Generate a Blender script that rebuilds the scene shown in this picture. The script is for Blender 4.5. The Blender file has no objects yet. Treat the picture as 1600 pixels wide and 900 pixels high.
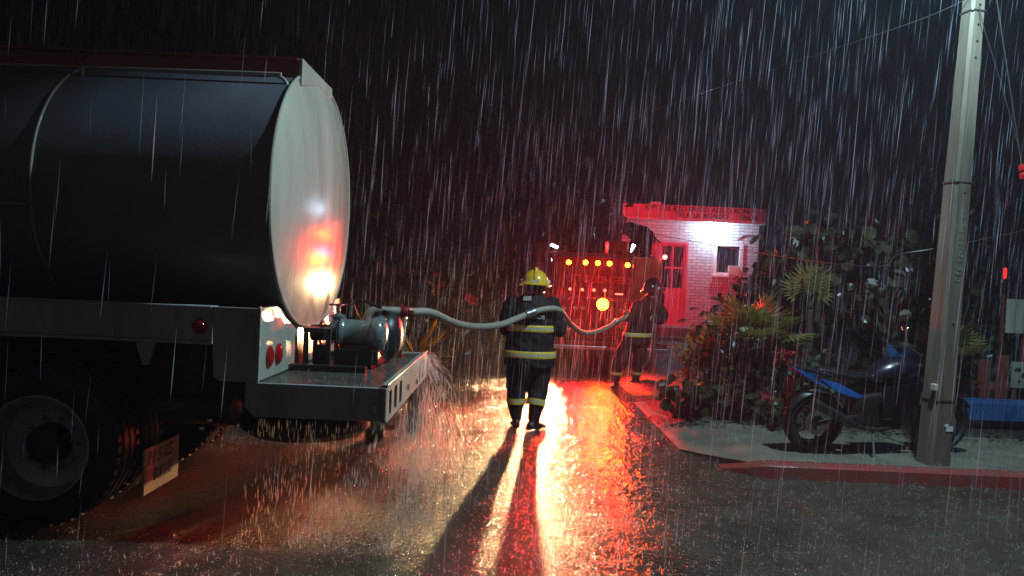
import bpy, bmesh, math, random
from mathutils import Vector, Matrix, noise
R = math.radians
PI = math.pi
sc = bpy.context.scene
C = sc.collection
random.seed(11)

# ------------------------------------------------------------------ camera
cam_d = bpy.data.cameras.new('camera'); cam = bpy.data.objects.new('camera', cam_d); C.objects.link(cam)
cam_d.sensor_width = 36; cam_d.lens = 26.0; cam_d.clip_start = 0.05; cam_d.clip_end = 400
cam.matrix_world = Matrix.Translation((0, 0, 1.68)) @ Matrix.Rotation(R(90 - 0.9), 4, 'X') @ Matrix.Rotation(R(2.5), 4, 'Z')
sc.camera = cam

# ------------------------------------------------------------------ night sky
w = bpy.data.worlds.new('World'); sc.world = w; w.use_nodes = True
nt = w.node_tree; nt.nodes.clear()
sky = nt.nodes.new('ShaderNodeTexSky'); sky.sky_type = 'NISHITA'; sky.sun_disc = False
sky.sun_elevation = R(-2.0); sky.sun_rotation = R(150)
bg = nt.nodes.new('ShaderNodeBackground'); bg.inputs['Strength'].default_value = 0.004
out = nt.nodes.new('ShaderNodeOutputWorld')
nt.links.new(sky.outputs[0], bg.inputs['Color']); nt.links.new(bg.outputs[0], out.inputs['Surface'])

# added fill for camera-facing sides: one weak broad sun from behind the camera
sun_d = bpy.data.lights.new('sun', 'SUN'); sun_d.energy = 0.034; sun_d.angle = R(60); sun_d.color = (0.86, 0.93, 1.0)
sun = bpy.data.objects.new('sun', sun_d); C.objects.link(sun)
sun.rotation_euler = (R(58), 0, R(-20))

# ------------------------------------------------------------------ exposure and sampling
vs = sc.view_settings
vs.view_transform = 'Standard'; vs.look = 'None'; vs.gamma = 1; vs.use_curve_mapping = False; vs.exposure = 0.0
sc.render.engine = 'CYCLES'
cy = sc.cycles
cy.use_denoising = True
try: cy.denoiser = 'OPENIMAGEDENOISE'; cy.denoising_input_passes = 'RGB_ALBEDO_NORMAL'; cy.denoising_prefilter = 'ACCURATE'
except Exception: pass
cy.max_bounces = 6; cy.diffuse_bounces = 2; cy.glossy_bounces = 3; cy.transmission_bounces = 4
cy.volume_bounces = 0; cy.transparent_max_bounces = 24
cy.sample_clamp_direct = 0; cy.sample_clamp_indirect = 4
cy.caustics_reflective = False; cy.caustics_refractive = False

# ------------------------------------------------------------------ material helpers
def mat(name, col, rough=0.5, metal=0.0, var=0.0, vscale=6.0, bump=0.0, bscale=40.0, bdist=0.01, coat=0.0, trans=None, emit=None, strength=0.0, rvar=0.0, spec=0.5, streak=False, col2=None):
    m = bpy.data.materials.new(name); m.use_nodes = True
    n = m.node_tree.nodes; l = m.node_tree.links
    b = n['Principled BSDF']
    b.inputs['Base Color'].default_value = (*col, 1); b.inputs['Roughness'].default_value = rough
    b.inputs['Metallic'].default_value = metal; b.inputs['Specular IOR Level'].default_value = spec
    b.inputs['Coat Weight'].default_value = coat; b.inputs['Coat Roughness'].default_value = 0.08
    geo = None
    if var or bump or rvar or col2:
        geo = n.new('ShaderNodeTexCoord')
        mp = n.new('ShaderNodeMapping'); l.new(geo.outputs['Object'], mp.inputs['Vector'])
        if streak: mp.inputs['Scale'].default_value = (1, 1, 0.12)
    if var or rvar or col2:
        t = n.new('ShaderNodeTexNoise'); t.inputs['Scale'].default_value = vscale; t.inputs['Detail'].default_value = 6; t.inputs['Roughness'].default_value = 0.65
        l.new(mp.outputs[0], t.inputs['Vector'])
        if var or col2:
            rp = n.new('ShaderNodeValToRGB'); rp.color_ramp.elements[0].position = 0.3; rp.color_ramp.elements[1].position = 0.72
            a = col2 if col2 else tuple(c * (1 - var) for c in col)
            z = tuple(min(1, c * (1 + var)) for c in col)
            rp.color_ramp.elements[0].color = (*a, 1); rp.color_ramp.elements[1].color = (*z, 1)
            l.new(t.outputs['Fac'], rp.inputs[0]); l.new(rp.outputs[0], b.inputs['Base Color'])
        if rvar:
            mr = n.new('ShaderNodeMapRange'); mr.inputs[1].default_value = 0.3; mr.inputs[2].default_value = 0.7
            mr.inputs[3].default_value = max(0.02, rough - rvar); mr.inputs[4].default_value = min(1, rough + rvar)
            l.new(t.outputs['Fac'], mr.inputs[0]); l.new(mr.outputs[0], b.inputs['Roughness'])
    if bump:
        t2 = n.new('ShaderNodeTexNoise'); t2.inputs['Scale'].default_value = bscale; t2.inputs['Detail'].default_value = 4
        l.new(mp.outputs[0], t2.inputs['Vector'])
        bp = n.new('ShaderNodeBump'); bp.inputs['Strength'].default_value = bump; bp.inputs['Distance'].default_value = bdist
        l.new(t2.outputs['Fac'], bp.inputs['Height']); l.new(bp.outputs[0], b.inputs['Normal'])
    if emit:
        b.inputs['Emission Color'].default_value = (*emit, 1); b.inputs['Emission Strength'].default_value = strength
    return m

def leaf_mat(name, col, tl=0.35, rough=0.35, var=0.5):
    m = mat(name, col, rough, var=var, vscale=9)
    n = m.node_tree.nodes; l = m.node_tree.links
    b = n['Principled BSDF']; o = n['Material Output']
    tr = n.new('ShaderNodeBsdfTranslucent'); mx = n.new('ShaderNodeMixShader'); mx.inputs[0].default_value = tl
    tr.inputs['Color'].default_value = (col[0] * 1.4, col[1] * 1.3, col[2] * 0.7, 1)
    l.new(b.outputs[0], mx.inputs[1]); l.new(tr.outputs[0], mx.inputs[2]); l.new(mx.outputs[0], o.inputs['Surface'])
    return m

def water_mat(name, col, alpha):
    m = bpy.data.materials.new(name); m.use_nodes = True
    n = m.node_tree.nodes; l = m.node_tree.links; n.clear()
    o = n.new('ShaderNodeOutputMaterial')
    tp = n.new('ShaderNodeBsdfTransparent'); tr = n.new('ShaderNodeBsdfTranslucent'); df = n.new('ShaderNodeBsdfDiffuse')
    tr.inputs['Color'].default_value = (*col, 1); df.inputs['Color'].default_value = (*col, 1)
    m1 = n.new('ShaderNodeMixShader'); m1.inputs[0].default_value = 0.6
    l.new(df.outputs[0], m1.inputs[1]); l.new(tr.outputs[0], m1.inputs[2])
    m2 = n.new('ShaderNodeMixShader'); m2.inputs[0].default_value = alpha
    l.new(tp.outputs[0], m2.inputs[1]); l.new(m1.outputs[0], m2.inputs[2]); l.new(m2.outputs[0], o.inputs['Surface'])
    return m

def lamp_mat(name, col, strength):
    return mat(name, (0.8, 0.8, 0.8), 0.3, emit=col, strength=strength)

M = {}
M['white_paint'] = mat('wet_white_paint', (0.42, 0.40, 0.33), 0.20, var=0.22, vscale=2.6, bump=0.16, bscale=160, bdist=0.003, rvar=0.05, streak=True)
M['shaded_tank_paint'] = mat('wet_shaded_tank_paint', (0.145, 0.155, 0.19), 0.42, var=0.16, vscale=2.0, bump=0.30, bscale=190, bdist=0.004, coat=0.12, rvar=0.12, streak=True)  # white tank paint with its shade put into a darker, bluer colour
M['side_paint'] = mat('grimy_side_paint', (0.46, 0.45, 0.45), 0.45, var=0.3, vscale=3, bump=0.2, bscale=120, bdist=0.003, streak=True)
M['maroon'] = mat('maroon_paint', (0.34, 0.04, 0.05), 0.4, var=0.3, bump=0.15, bscale=120, bdist=0.003)
M['deck'] = mat('wet_deck_plate', (0.10, 0.09, 0.075), 0.14, var=0.4, vscale=9, bump=0.6, bscale=70, bdist=0.008, rvar=0.08)
M['black'] = mat('black_steel', (0.018, 0.018, 0.02), 0.38, var=0.3, bump=0.15, bscale=60)
M['rubber'] = mat('tyre_rubber', (0.014, 0.014, 0.014), 0.55, var=0.4, bump=0.25, bscale=80)
M['rim'] = mat('dull_rim_steel', (0.42, 0.40, 0.38), 0.35, 0.2, var=0.4, bump=0.1)
M['steel'] = mat('worn_steel', (0.42, 0.43, 0.43), 0.32, 0.9, var=0.3, bump=0.1)
M['pump_grey'] = mat('pump_grey_paint', (0.16, 0.20, 0.20), 0.28, var=0.3, vscale=14, bump=0.15, coat=0.5)
M['redlens'] = mat('red_lens', (0.45, 0.01, 0.012), 0.12, coat=0.6)
M['flap'] = mat('painted_mud_flap', (0.78, 0.64, 0.48), 0.5, var=0.25, vscale=12, bump=0.2)
M['ink'] = mat('black_paint_lettering', (0.01, 0.01, 0.012), 0.5, var=0.2)
M['hose'] = mat('canvas_hose', (0.30, 0.26, 0.21), 0.55, var=0.2, vscale=20, bump=0.5, bscale=240, bdist=0.003)
M['coupling'] = mat('red_coupling', (0.30, 0.02, 0.02), 0.35, 0.2, var=0.2)
M['coat'] = mat('black_turnout_cloth', (0.014, 0.013, 0.015), 0.75, spec=0.25, var=0.35, vscale=18, bump=0.45, bscale=55, bdist=0.01)
M['coat_red_wash'] = mat('red_washed_turnout_cloth', (0.03, 0.010, 0.010), 0.75, spec=0.25, var=0.35, vscale=18, bump=0.45, bscale=55, bdist=0.01)  # dark cloth with the red wash of light put into its colour
M['skin'] = mat('skin', (0.32, 0.17, 0.11), 0.45, var=0.12)
M['glove'] = mat('leather_glove', (0.10, 0.075, 0.05), 0.55, var=0.3, bump=0.2)
M['boot'] = mat('rubber_boot', (0.012, 0.012, 0.012), 0.3, var=0.2)
M['yellow_band'] = mat('yellow_reflective_band', (0.75, 0.50, 0.05), 0.4, var=0.15, vscale=30)
M['silver_band'] = mat('silver_reflective_band', (0.62, 0.60, 0.52), 0.3, 0.3, var=0.15, vscale=30)
M['helmet_yellow'] = mat('yellow_helmet_shell', (0.72, 0.42, 0.02), 0.28, var=0.08, coat=0.5, bump=0.08, bscale=90)
M['helmet_dark'] = mat('dark_helmet_shell', (0.06, 0.02, 0.02), 0.3, var=0.2, coat=0.4)
M['engine_red'] = mat('fire_engine_red_paint', (0.20, 0.006, 0.006), 0.32, var=0.12, vscale=4, bump=0.12, bscale=110, bdist=0.003, coat=0.35)
M['engine_cream'] = mat('cream_panel_paint', (0.62, 0.48, 0.36), 0.4, var=0.12, vscale=5)
M['chrome'] = mat('chrome', (0.7, 0.7, 0.7), 0.12, 1.0, var=0.05)
M['glass'] = mat('dark_window_glass', (0.012, 0.013, 0.015), 0.06, var=0.2)
M['plastic_white'] = mat('white_plastic', (0.7, 0.7, 0.7), 0.35, var=0.05)
M['gold_text'] = mat('pale_red_lettering', (0.62, 0.10, 0.09), 0.4, var=0.1)
M['amber'] = lamp_mat('lit_amber_lens', (1.0, 0.12, 0.002), 130)
M['amber_dim'] = lamp_mat('dim_red_lens', (1.0, 0.16, 0.08), 4)
M['big_amber'] = lamp_mat('bright_amber_lens', (1.0, 0.12, 0.001), 380)
M['warm_lens'] = lamp_mat('lit_work_lamp_lens', (1.0, 0.74, 0.44), 160)
M['cold_lens'] = lamp_mat('lit_cold_tube', (0.85, 0.93, 1.0), 9)
M['red_lit'] = lamp_mat('lit_red_lens', (1.0, 0.10, 0.09), 14)
M['wall_lens'] = lamp_mat('lit_wall_lamp_lens', (0.75, 0.92, 1.0), 120)
M['street_lens'] = lamp_mat('lit_street_lamp_lens', (0.80, 0.97, 1.0), 60)
M['concrete_pole'] = mat('concrete_pole', (0.165, 0.142, 0.105), 0.5, var=0.55, vscale=3.5, bump=0.35, bscale=35, bdist=0.006, streak=True, rvar=0.12)
M['cable'] = mat('cable_jacket', (0.035, 0.035, 0.035), 0.35, 0.0, var=0.1)
M['cast'] = mat('cast_mark_concrete', (0.13, 0.125, 0.105), 0.6, var=0.3, vscale=20)
M['kerb_paint'] = mat('red_kerb_paint', (0.30, 0.02, 0.022), 0.25, bump=0.35, bscale=45, bdist=0.006, col2=(0.15, 0.075, 0.06), vscale=7, rvar=0.1)
M['soil'] = mat('dark_soil', (0.022, 0.017, 0.012), 0.7, var=0.5, vscale=8, bump=0.8, bscale=20, bdist=0.04)
M['blue_wood'] = mat('blue_painted_wood', (0.012, 0.07, 0.20), 0.4, var=0.3, vscale=8, bump=0.3, bscale=30)
M['red_wood'] = mat('red_brown_wood', (0.13, 0.03, 0.02), 0.5, var=0.4, vscale=9, bump=0.3, bscale=30)
M['white_wood'] = mat('weathered_white_board', (0.22, 0.22, 0.18), 0.5, var=0.45, vscale=7, bump=0.3, bscale=30, streak=True)
M['bike_black'] = mat('bike_black_plastic', (0.012, 0.012, 0.014), 0.25, var=0.2, coat=0.3)
M['bike_blue'] = mat('bike_blue_paint', (0.008, 0.11, 0.40), 0.22, var=0.12, vscale=20, coat=0.6)
M['bike_purple'] = mat('bike_purple_paint', (0.010, 0.006, 0.018), 0.3, var=0.12, vscale=20, coat=0.6)
M['bark'] = mat('wet_bark', (0.045, 0.033, 0.024), 0.6, var=0.5, vscale=12, bump=0.7, bscale=18, bdist=0.02)
M['leaf_dark'] = leaf_mat('dark_leaf', (0.024, 0.036, 0.015))
M['leaf_mid'] = leaf_mat('mid_leaf', (0.04, 0.06, 0.02))
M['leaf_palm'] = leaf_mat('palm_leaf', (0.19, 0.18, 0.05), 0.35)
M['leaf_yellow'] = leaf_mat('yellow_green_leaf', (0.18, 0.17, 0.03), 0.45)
M['leaf_grape'] = leaf_mat('sea_grape_leaf', (0.04, 0.042, 0.02), 0.2, 0.3)
M['petal'] = leaf_mat('red_petal', (0.65, 0.03, 0.04), 0.4)
M['litter'] = mat('leaf_litter', (0.10, 0.085, 0.06), 0.5, var=0.6, vscale=20)
M['rain'] = water_mat('rain_water', (0.56, 0.80, 1.0), 0.40)
M['splash'] = water_mat('splash_water', (0.9, 0.93, 0.95), 0.5)

# wet asphalt, one sheet of water over grain, with drop rings
def asphalt():
    m = bpy.data.materials.new('wet_asphalt'); m.use_nodes = True
    n = m.node_tree.nodes; l = m.node_tree.links; b = n['Principled BSDF']
    tc = n.new('ShaderNodeTexCoord')
    def nz(scale, det=4, rough=0.6):
        t = n.new('ShaderNodeTexNoise'); t.inputs['Scale'].default_value = scale; t.inputs['Detail'].default_value = det; t.inputs['Roughness'].default_value = rough
        l.new(tc.outputs['Object'], t.inputs['Vector']); return t.outputs['Fac']
    def mth(op, a, c):
        k = n.new('ShaderNodeMath'); k.operation = op
        for i, v in enumerate((a, c)):
            if isinstance(v, (int, float)): k.inputs[i].default_value = v
            elif v is not None: l.new(v, k.inputs[i])
        return k.outputs[0]
    big = nz(0.55, 5); grain = nz(36, 4, 0.7); wave = nz(17, 2, 0.5); fine = nz(210, 2)
    vor = n.new('ShaderNodeTexVoronoi'); vor.inputs['Scale'].default_value = 6.5; l.new(tc.outputs['Object'], vor.inputs['Vector'])
    d = vor.outputs['Distance']
    ring = mth('MULTIPLY', mth('SINE', mth('MULTIPLY', d, 62.0), None), mth('POWER', 2.718, mth('MULTIPLY', d, -7.0)))
    wet = n.new('ShaderNodeMapRange'); wet.inputs[1].default_value = 0.36; wet.inputs[2].default_value = 0.62; l.new(big, wet.inputs[0])
    sx = n.new('ShaderNodeSeparateXYZ'); l.new(tc.outputs['Object'], sx.inputs[0])
    gut = n.new('ShaderNodeMapRange'); gut.inputs[1].default_value = -0.2; gut.inputs[2].default_value = 0.9; gut.inputs[3].default_value = 1.0; gut.inputs[4].default_value = 0.16; l.new(sx.outputs[0], gut.inputs[0])
    swell = nz(4.2, 2, 0.5)
    crown = n.new('ShaderNodeMapRange'); crown.inputs[1].default_value = 1.7; crown.inputs[2].default_value = 2.6; crown.inputs[3].default_value = 0.0; crown.inputs[4].default_value = 0.75; l.new(sx.outputs[0], crown.inputs[0])
    dry = mth('MULTIPLY', mth('ADD', mth('MULTIPLY', wet.outputs[0], 0.8), 0.25), mth('MAXIMUM', gut.outputs[0], crown.outputs[0]))
    h = mth('ADD', mth('MULTIPLY', grain, mth('MULTIPLY', dry, 4.2)), mth('MULTIPLY', wave, 1.3))
    h = mth('ADD', h, mth('MULTIPLY', swell, 2.6))
    h = mth('ADD', h, mth('MULTIPLY', ring, 0.16))
    h = mth('ADD', h, mth('MULTIPLY', fine, mth('MULTIPLY', dry, 0.3)))
    bp = n.new('ShaderNodeBump'); bp.inputs['Strength'].default_value = 1.0; bp.inputs['Distance'].default_value = 0.009
    l.new(h, bp.inputs['Height']); l.new(bp.outputs[0], b.inputs['Normal'])
    rp = n.new('ShaderNodeValToRGB'); rp.color_ramp.elements[0].color = (0.032, 0.027, 0.020, 1); rp.color_ramp.elements[1].color = (0.10, 0.085, 0.06, 1)
    rp.color_ramp.elements[0].position = 0.32; rp.color_ramp.elements[1].position = 0.7
    pat = nz(1.7, 8, 0.7); pm_ = n.new('ShaderNodeMapRange'); pm_.inputs[1].default_value = 0.35; pm_.inputs[2].default_value = 0.68; pm_.inputs[3].default_value = 0.45; pm_.inputs[4].default_value = 1.25; l.new(pat, pm_.inputs[0])
    mx = n.new('ShaderNodeMix'); mx.data_type = 'RGBA'; mx.blend_type = 'MULTIPLY'; mx.inputs[0].default_value = 1.0
    l.new(grain, rp.inputs[0]); l.new(rp.outputs[0], mx.inputs[6]); l.new(pm_.outputs[0], mx.inputs[7]); l.new(mx.outputs[2], b.inputs['Base Color'])
    mr = n.new('ShaderNodeMapRange'); mr.inputs[3].default_value = 0.06; mr.inputs[4].default_value = 0.22
    l.new(dry, mr.inputs[0]); l.new(mr.outputs[0], b.inputs['Roughness'])
    b.inputs['IOR'].default_value = 1.36
    return m
M['asphalt'] = asphalt()
M['concrete'] = mat('wet_concrete', (0.14, 0.13, 0.10), 0.42, var=0.28, vscale=2.2, bump=0.35, bscale=60, bdist=0.006, rvar=0.16)

def brick_mat():
    m = bpy.data.materials.new('painted_brick'); m.use_nodes = True
    n = m.node_tree.nodes; l = m.node_tree.links; b = n['Principled BSDF']
    tc = n.new('ShaderNodeTexCoord'); mp = n.new('ShaderNodeMapping'); mp.inputs['Rotation'].default_value = (R(90), 0, 0)
    l.new(tc.outputs['Object'], mp.inputs['Vector'])
    br = n.new('ShaderNodeTexBrick'); br.inputs['Scale'].default_value = 1.0
    br.inputs['Brick Width'].default_value = 0.26; br.inputs['Row Height'].default_value = 0.085; br.inputs['Mortar Size'].default_value = 0.009
    br.inputs['Color1'].default_value = (0.62, 0.60, 0.57, 1); br.inputs['Color2'].default_value = (0.45, 0.43, 0.42, 1); br.inputs['Mortar'].default_value = (0.22, 0.21, 0.2, 1)
    l.new(mp.outputs[0], br.inputs['Vector']); l.new(br.outputs['Color'], b.inputs['Base Color'])
    inv = n.new('ShaderNodeMath'); inv.operation = 'SUBTRACT'; inv.inputs[0].default_value = 1; l.new(br.outputs['Fac'], inv.inputs[1])
    bp = n.new('ShaderNodeBump'); bp.inputs['Distance'].default_value = 0.013; bp.inputs['Strength'].default_value = 0.8
    l.new(inv.outputs[0], bp.inputs['Height']); l.new(bp.outputs[0], b.inputs['Normal'])
    b.inputs['Roughness'].default_value = 0.55
    return m
M['brick'] = brick_mat()
M['fascia'] = mat('pale_red_fascia_paint', (0.62, 0.22, 0.22), 0.45, var=0.15, vscale=3)
M['door_red'] = mat('red_door_paint', (0.60, 0.07, 0.12), 0.4, var=0.12, vscale=4)
M['frame_white'] = mat('white_frame_paint', (0.72, 0.70, 0.66), 0.45, var=0.1)

# ------------------------------------------------------------------ mesh helpers
class MB:
    def __init__(s): s.v = []; s.f = []; s.mi = []; s.cur = 0
    def face(s, idx): s.f.append(tuple(idx)); s.mi.append(s.cur)
    def add(s, vs_, fs):
        o = len(s.v); s.v += [tuple(p) for p in vs_]
        for f in fs: s.face([i + o for i in f])
        return s
    def box(s, x0, x1, y0, y1, z0, z1):
        return s.add([(x0, y0, z0), (x1, y0, z0), (x1, y1, z0), (x0, y1, z0), (x0, y0, z1), (x1, y0, z1), (x1, y1, z1), (x0, y1, z1)],
                     [(3, 2, 1, 0), (4, 5, 6, 7), (0, 1, 5, 4), (1, 2, 6, 5), (2, 3, 7, 6), (3, 0, 4, 7)])
    def obox(s, c, ux, uy, uz):
        c = Vector(c); ux = Vector(ux); uy = Vector(uy); uz = Vector(uz); p = []
        for k in (-1, 1):
            for a, b_ in ((-1, -1), (1, -1), (1, 1), (-1, 1)): p.append(c + ux * a + uy * b_ + uz * k)
        return s.add(p, [(3, 2, 1, 0), (4, 5, 6, 7), (0, 1, 5, 4), (1, 2, 6, 5), (2, 3, 7, 6), (3, 0, 4, 7)])
    def rings(s, rs, cap0=True, cap1=True, closed=False):
        n = len(rs[0]); o = len(s.v)
        for r in rs: s.v += [tuple(p) for p in r]
        m = len(rs)
        for k in range(m if closed else m - 1):
            a = o + k * n; b_ = o + ((k + 1) % m) * n
            for i in range(n):
                j = (i + 1) % n; s.face((a + i, a + j, b_ + j, b_ + i))
        if not closed:
            if cap0: s.face([o + i for i in range(n)][::-1])
            if cap1: s.face([o + (m - 1) * n + i for i in range(n)])
        return s
    def tube(s, pts, rad, n=8, cap=True):
        pts = [Vector(p) for p in pts]; rs = []
        rads = rad if isinstance(rad, (list, tuple)) else [rad] * len(pts)
        t0 = (pts[1] - pts[0]).normalized(); up = Vector((0, 0, 1)) if abs(t0.z) < 0.9 else Vector((1, 0, 0))
        u = t0.cross(up).normalized()
        for k, p in enumerate(pts):
            t = (pts[min(k + 1, len(pts) - 1)] - pts[max(k - 1, 0)]).normalized()
            u = (u - t * u.dot(t)).normalized(); v = t.cross(u)
            rs.append([p + (u * math.cos(2 * PI * i / n) + v * math.sin(2 * PI * i / n)) * rads[k] for i in range(n)])
        return s.rings(rs, cap, cap)
    def cyl(s, p0, p1, r, n=20, r1=None): return s.tube([p0, p1], [r, r if r1 is None else r1], n)
    def lathe(s, prof, origin, axis, n=32, closed=False, cap0=True):
        ax = Vector(axis).normalized(); up = Vector((0, 0, 1)) if abs(ax.z) < 0.9 else Vector((1, 0, 0))
        u = ax.cross(up).normalized(); v = ax.cross(u); o = Vector(origin)
        rs = [[o + ax * h + (u * math.cos(2 * PI * i / n) + v * math.sin(2 * PI * i / n)) * max(r, 0.0005) for i in range(n)] for (h, r) in prof]
        return s.rings(rs, cap0, True, closed)
    def prism(s, poly, axis, a0, a1):
        def P(q, a):
            if axis == 'y': return (q[0], a, q[1])
            if axis == 'x': return (a, q[0], q[1])
            return (q[0], q[1], a)
        n = len(poly)
        return s.add([P(q, a0) for q in poly] + [P(q, a1) for q in poly],
                     [tuple(range(n))[::-1], tuple(range(n, 2 * n))] + [(i, (i + 1) % n, n + (i + 1) % n, n + i) for i in range(n)])
    def sphere(s, c, r, nu=14, nv=9, u=(1, 0, 0), v=(0, 1, 0), w_=(0, 0, 1)):
        if not isinstance(r, (tuple, list)): r = (r, r, r)
        c = Vector(c); u, v, w_ = Vector(u), Vector(v), Vector(w_); rs = []
        for k in range(1, nv):
            a = -PI / 2 + PI * k / nv
            rs.append([c + (u * r[0] * math.cos(2 * PI * i / nu) + v * r[1] * math.sin(2 * PI * i / nu)) * math.cos(a) + w_ * r[2] * math.sin(a) for i in range(nu)])
        return s.rings(rs)
    def build(s, name, material, parent=None, smooth=False, bevel=0.0, fix=True):
        me = bpy.data.meshes.new(name); me.from_pydata(s.v, [], s.f)
        ms = material if isinstance(material, (list, tuple)) else [material]
        for m_ in ms:
            if m_: me.materials.append(m_)
        if len(ms) > 1: me.polygons.foreach_set('material_index', s.mi)
        if fix and len(s.f) < 60000:
            bm = bmesh.new(); bm.from_mesh(me); bmesh.ops.recalc_face_normals(bm, faces=bm.faces); bm.to_mesh(me); bm.free()
        if smooth:
            me.polygons.foreach_set('use_smooth', [True] * len(me.polygons))
            try: me.set_sharp_from_angle(angle=R(40))
            except Exception: pass
        me.update()
        o = bpy.data.objects.new(name, me); C.objects.link(o)
        if parent is not None: o.parent = parent; o.matrix_parent_inverse = parent.matrix_world.inverted()
        if bevel:
            bv = o.modifiers.new('bevel', 'BEVEL'); bv.width = bevel; bv.segments = 2; bv.limit_method = 'ANGLE'
        return o

def tag(o, label=None, cat=None, group=None, kind=None):
    if label: o['label'] = label
    if cat: o['category'] = cat
    if group: o['group'] = group
    if kind: o['kind'] = kind
    return o
def empty(name, loc, label=None, cat=None, group=None):
    o = bpy.data.objects.new(name, None); C.objects.link(o); o.location = loc; o.empty_display_size = 0.1
    o.matrix_world = Matrix.Translation(loc)
    return tag(o, label, cat, group)
def lamp(name, kind, loc, power, col, parent, radius=0.05, aim=None, size=None, blend=0.5):
    d = bpy.data.lights.new(name, kind); d.energy = power; d.color = col; d.shadow_soft_size = radius
    if kind == 'SPOT': d.spot_size = R(size); d.spot_blend = blend
    o = bpy.data.objects.new(name, d); C.objects.link(o)
    mw = Matrix.Translation(loc)
    if aim is not None: mw = mw @ (Vector(aim) - Vector(loc)).to_track_quat('-Z', 'Y').to_matrix().to_4x4()
    o.matrix_world = mw
    if parent is not None: o.parent = parent; o.matrix_parent_inverse = parent.matrix_world.inverted()
    return o
def text(name, s, size, frame, material, parent, depth=0.004, shear=0.0, space=1.0, mirror=False):
    """frame = (origin, right, up): flat painted lettering of that cap height"""
    cu = bpy.data.curves.new('t', 'FONT'); cu.body = s; cu.size = size; cu.extrude = depth / 2; cu.offset = size * 0.02; cu.shear = shear; cu.space_character = space
    t = bpy.data.objects.new('t', cu); C.objects.link(t)
    bpy.context.view_layer.update()
    me = bpy.data.meshes.new_from_object(t.evaluated_get(bpy.context.evaluated_depsgraph_get()))
    bpy.data.objects.remove(t)
    o0, r, u = Vector(frame[0]), Vector(frame[1]).normalized(), Vector(frame[2]).normalized(); nrm = r.cross(u)
    for v in me.vertices: v.co = o0 + r * v.co.x + u * v.co.y + nrm * v.co.z
    me.materials.clear(); me.materials.append(material); me.name = name
    o = bpy.data.objects.new(name, me); C.objects.link(o)
    if parent is not None: o.parent = parent; o.matrix_parent_inverse = parent.matrix_world.inverted()
    return o
def words(name, s_, size, frame, material, parent, gap=0.35):
    x = 0.0; o0, r, u = Vector(frame[0]), Vector(frame[1]).normalized(), Vector(frame[2])
    for w_ in s_.split(' '):
        if not w_: x += size * gap; continue
        t_ = text(name, w_, size, (o0 + r * x, r, u), material, parent, 0.006)
        x = max((v.co - o0).dot(r) for v in t_.data.vertices) + size * gap
def spline(pts, k=10):
    pts = [Vector(p) for p in pts]; P = [pts[0] * 2 - pts[1]] + pts + [pts[-1] * 2 - pts[-2]]; o = []
    for i in range(1, len(P) - 2):
        for j in range(k):
            t = j / k; a, b_, c, d = P[i - 1], P[i], P[i + 1], P[i + 2]
            o.append(0.5 * ((2 * b_) + (c - a) * t + (2 * a - 5 * b_ + 4 * c - d) * t * t + (3 * b_ - a - 3 * c + d) * t ** 3))
    return o + [pts[-1]]

# ================================================================== SETTING
g = MB(); g.add([(-90, -30, 0), (90, -30, 0), (90, 150, 0), (-90, 150, 0)], [(0, 1, 2, 3)])
tag(g.build('road', M['asphalt']), kind='structure')

# pavement with a dropped left end, kerb along the road
def pave_h(x): return 0.008 + 0.112 * max(0.0, min(1.0, (x - 1.6) / 0.85)) ** 1.5
pm = MB(); xs = [1.75, 1.8, 1.9, 2.0, 2.1, 2.2, 2.3, 2.4, 2.5, 3, 4.5, 6, 9, 14]
def pave_y(x): return 6.64 + max(0, 2.3 - x) * 1.45
top = [[(x, pave_y(x) + (10.2 - pave_y(x)) * k / 6, pave_h(x)) for k in range(7)] for x in xs]
o = 0
for col_ in top: pm.v += col_
for i in range(len(xs) - 1):
    for k in range(6): pm.face((i * 7 + k, (i + 1) * 7 + k, (i + 1) * 7 + k + 1, i * 7 + k + 1))
n0 = len(pm.v); pm.v += [(x, pave_y(x), -0.05) for x in xs] + [(xs[0], top[0][k][1], -0.05) for k in range(7)]
for i in range(len(xs) - 1): pm.face((n0 + i, n0 + i + 1, (i + 1) * 7, i * 7))
for k in range(6): pm.face((n0 + len(xs) + k + 1, n0 + len(xs) + k, k, k + 1))
tag(pm.build('pavement', M['concrete'], smooth=True), kind='structure')
kb = MB(); rs = []
for x in [1.98, 2.05, 2.16, 2.3, 2.6, 3.5, 5, 7, 10, 14]:
    h = 0.012 + 0.118 * max(0, min(1, (x - 1.98) / 0.32)); yy = 6.62 + max(0, 2.25 - x) * 0.9; w0 = -0.125
    rs.append([(x, yy, -0.03), (x, yy + w0 - 0.012, -0.03), (x, yy + w0, h * 0.80), (x, yy + w0 + 0.03, h), (x, yy - 0.005, h + 0.004), (x, yy + 0.015, h - 0.004)])
kb.rings(rs); tag(kb.build('kerb', M['kerb_paint'], smooth=True), kind='structure')
# planting bed
bd = MB(); N = 40; bx0, bx1, by0, by1 = 1.7, 12.5, 7.75, 20.0
for i in range(N + 1):
    for j in range(N + 1):
        u, v = i / N, j / N
        x = bx0 + (bx1 - bx0) * u; y0 = 8.55 - 0.45 * min(1, max(0, (x - 1.7) / 2.2)); y = y0 + (by1 - y0) * v ** 1.6
        e = min(1, min(u * 22, (1 - u) * 22, v * 26))
        bd.v.append((x, y, -0.05 + e * (0.20 + 0.05 * noise.noise((x * 1.7, y * 1.7, 0)))))
for i in range(N):
    for j in range(N): a = i * (N + 1) + j; bd.face((a, a + N + 1, a + N + 2, a + 1))
tag(bd.build('planting_bed', M['soil'], smooth=True), kind='structure')

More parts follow.
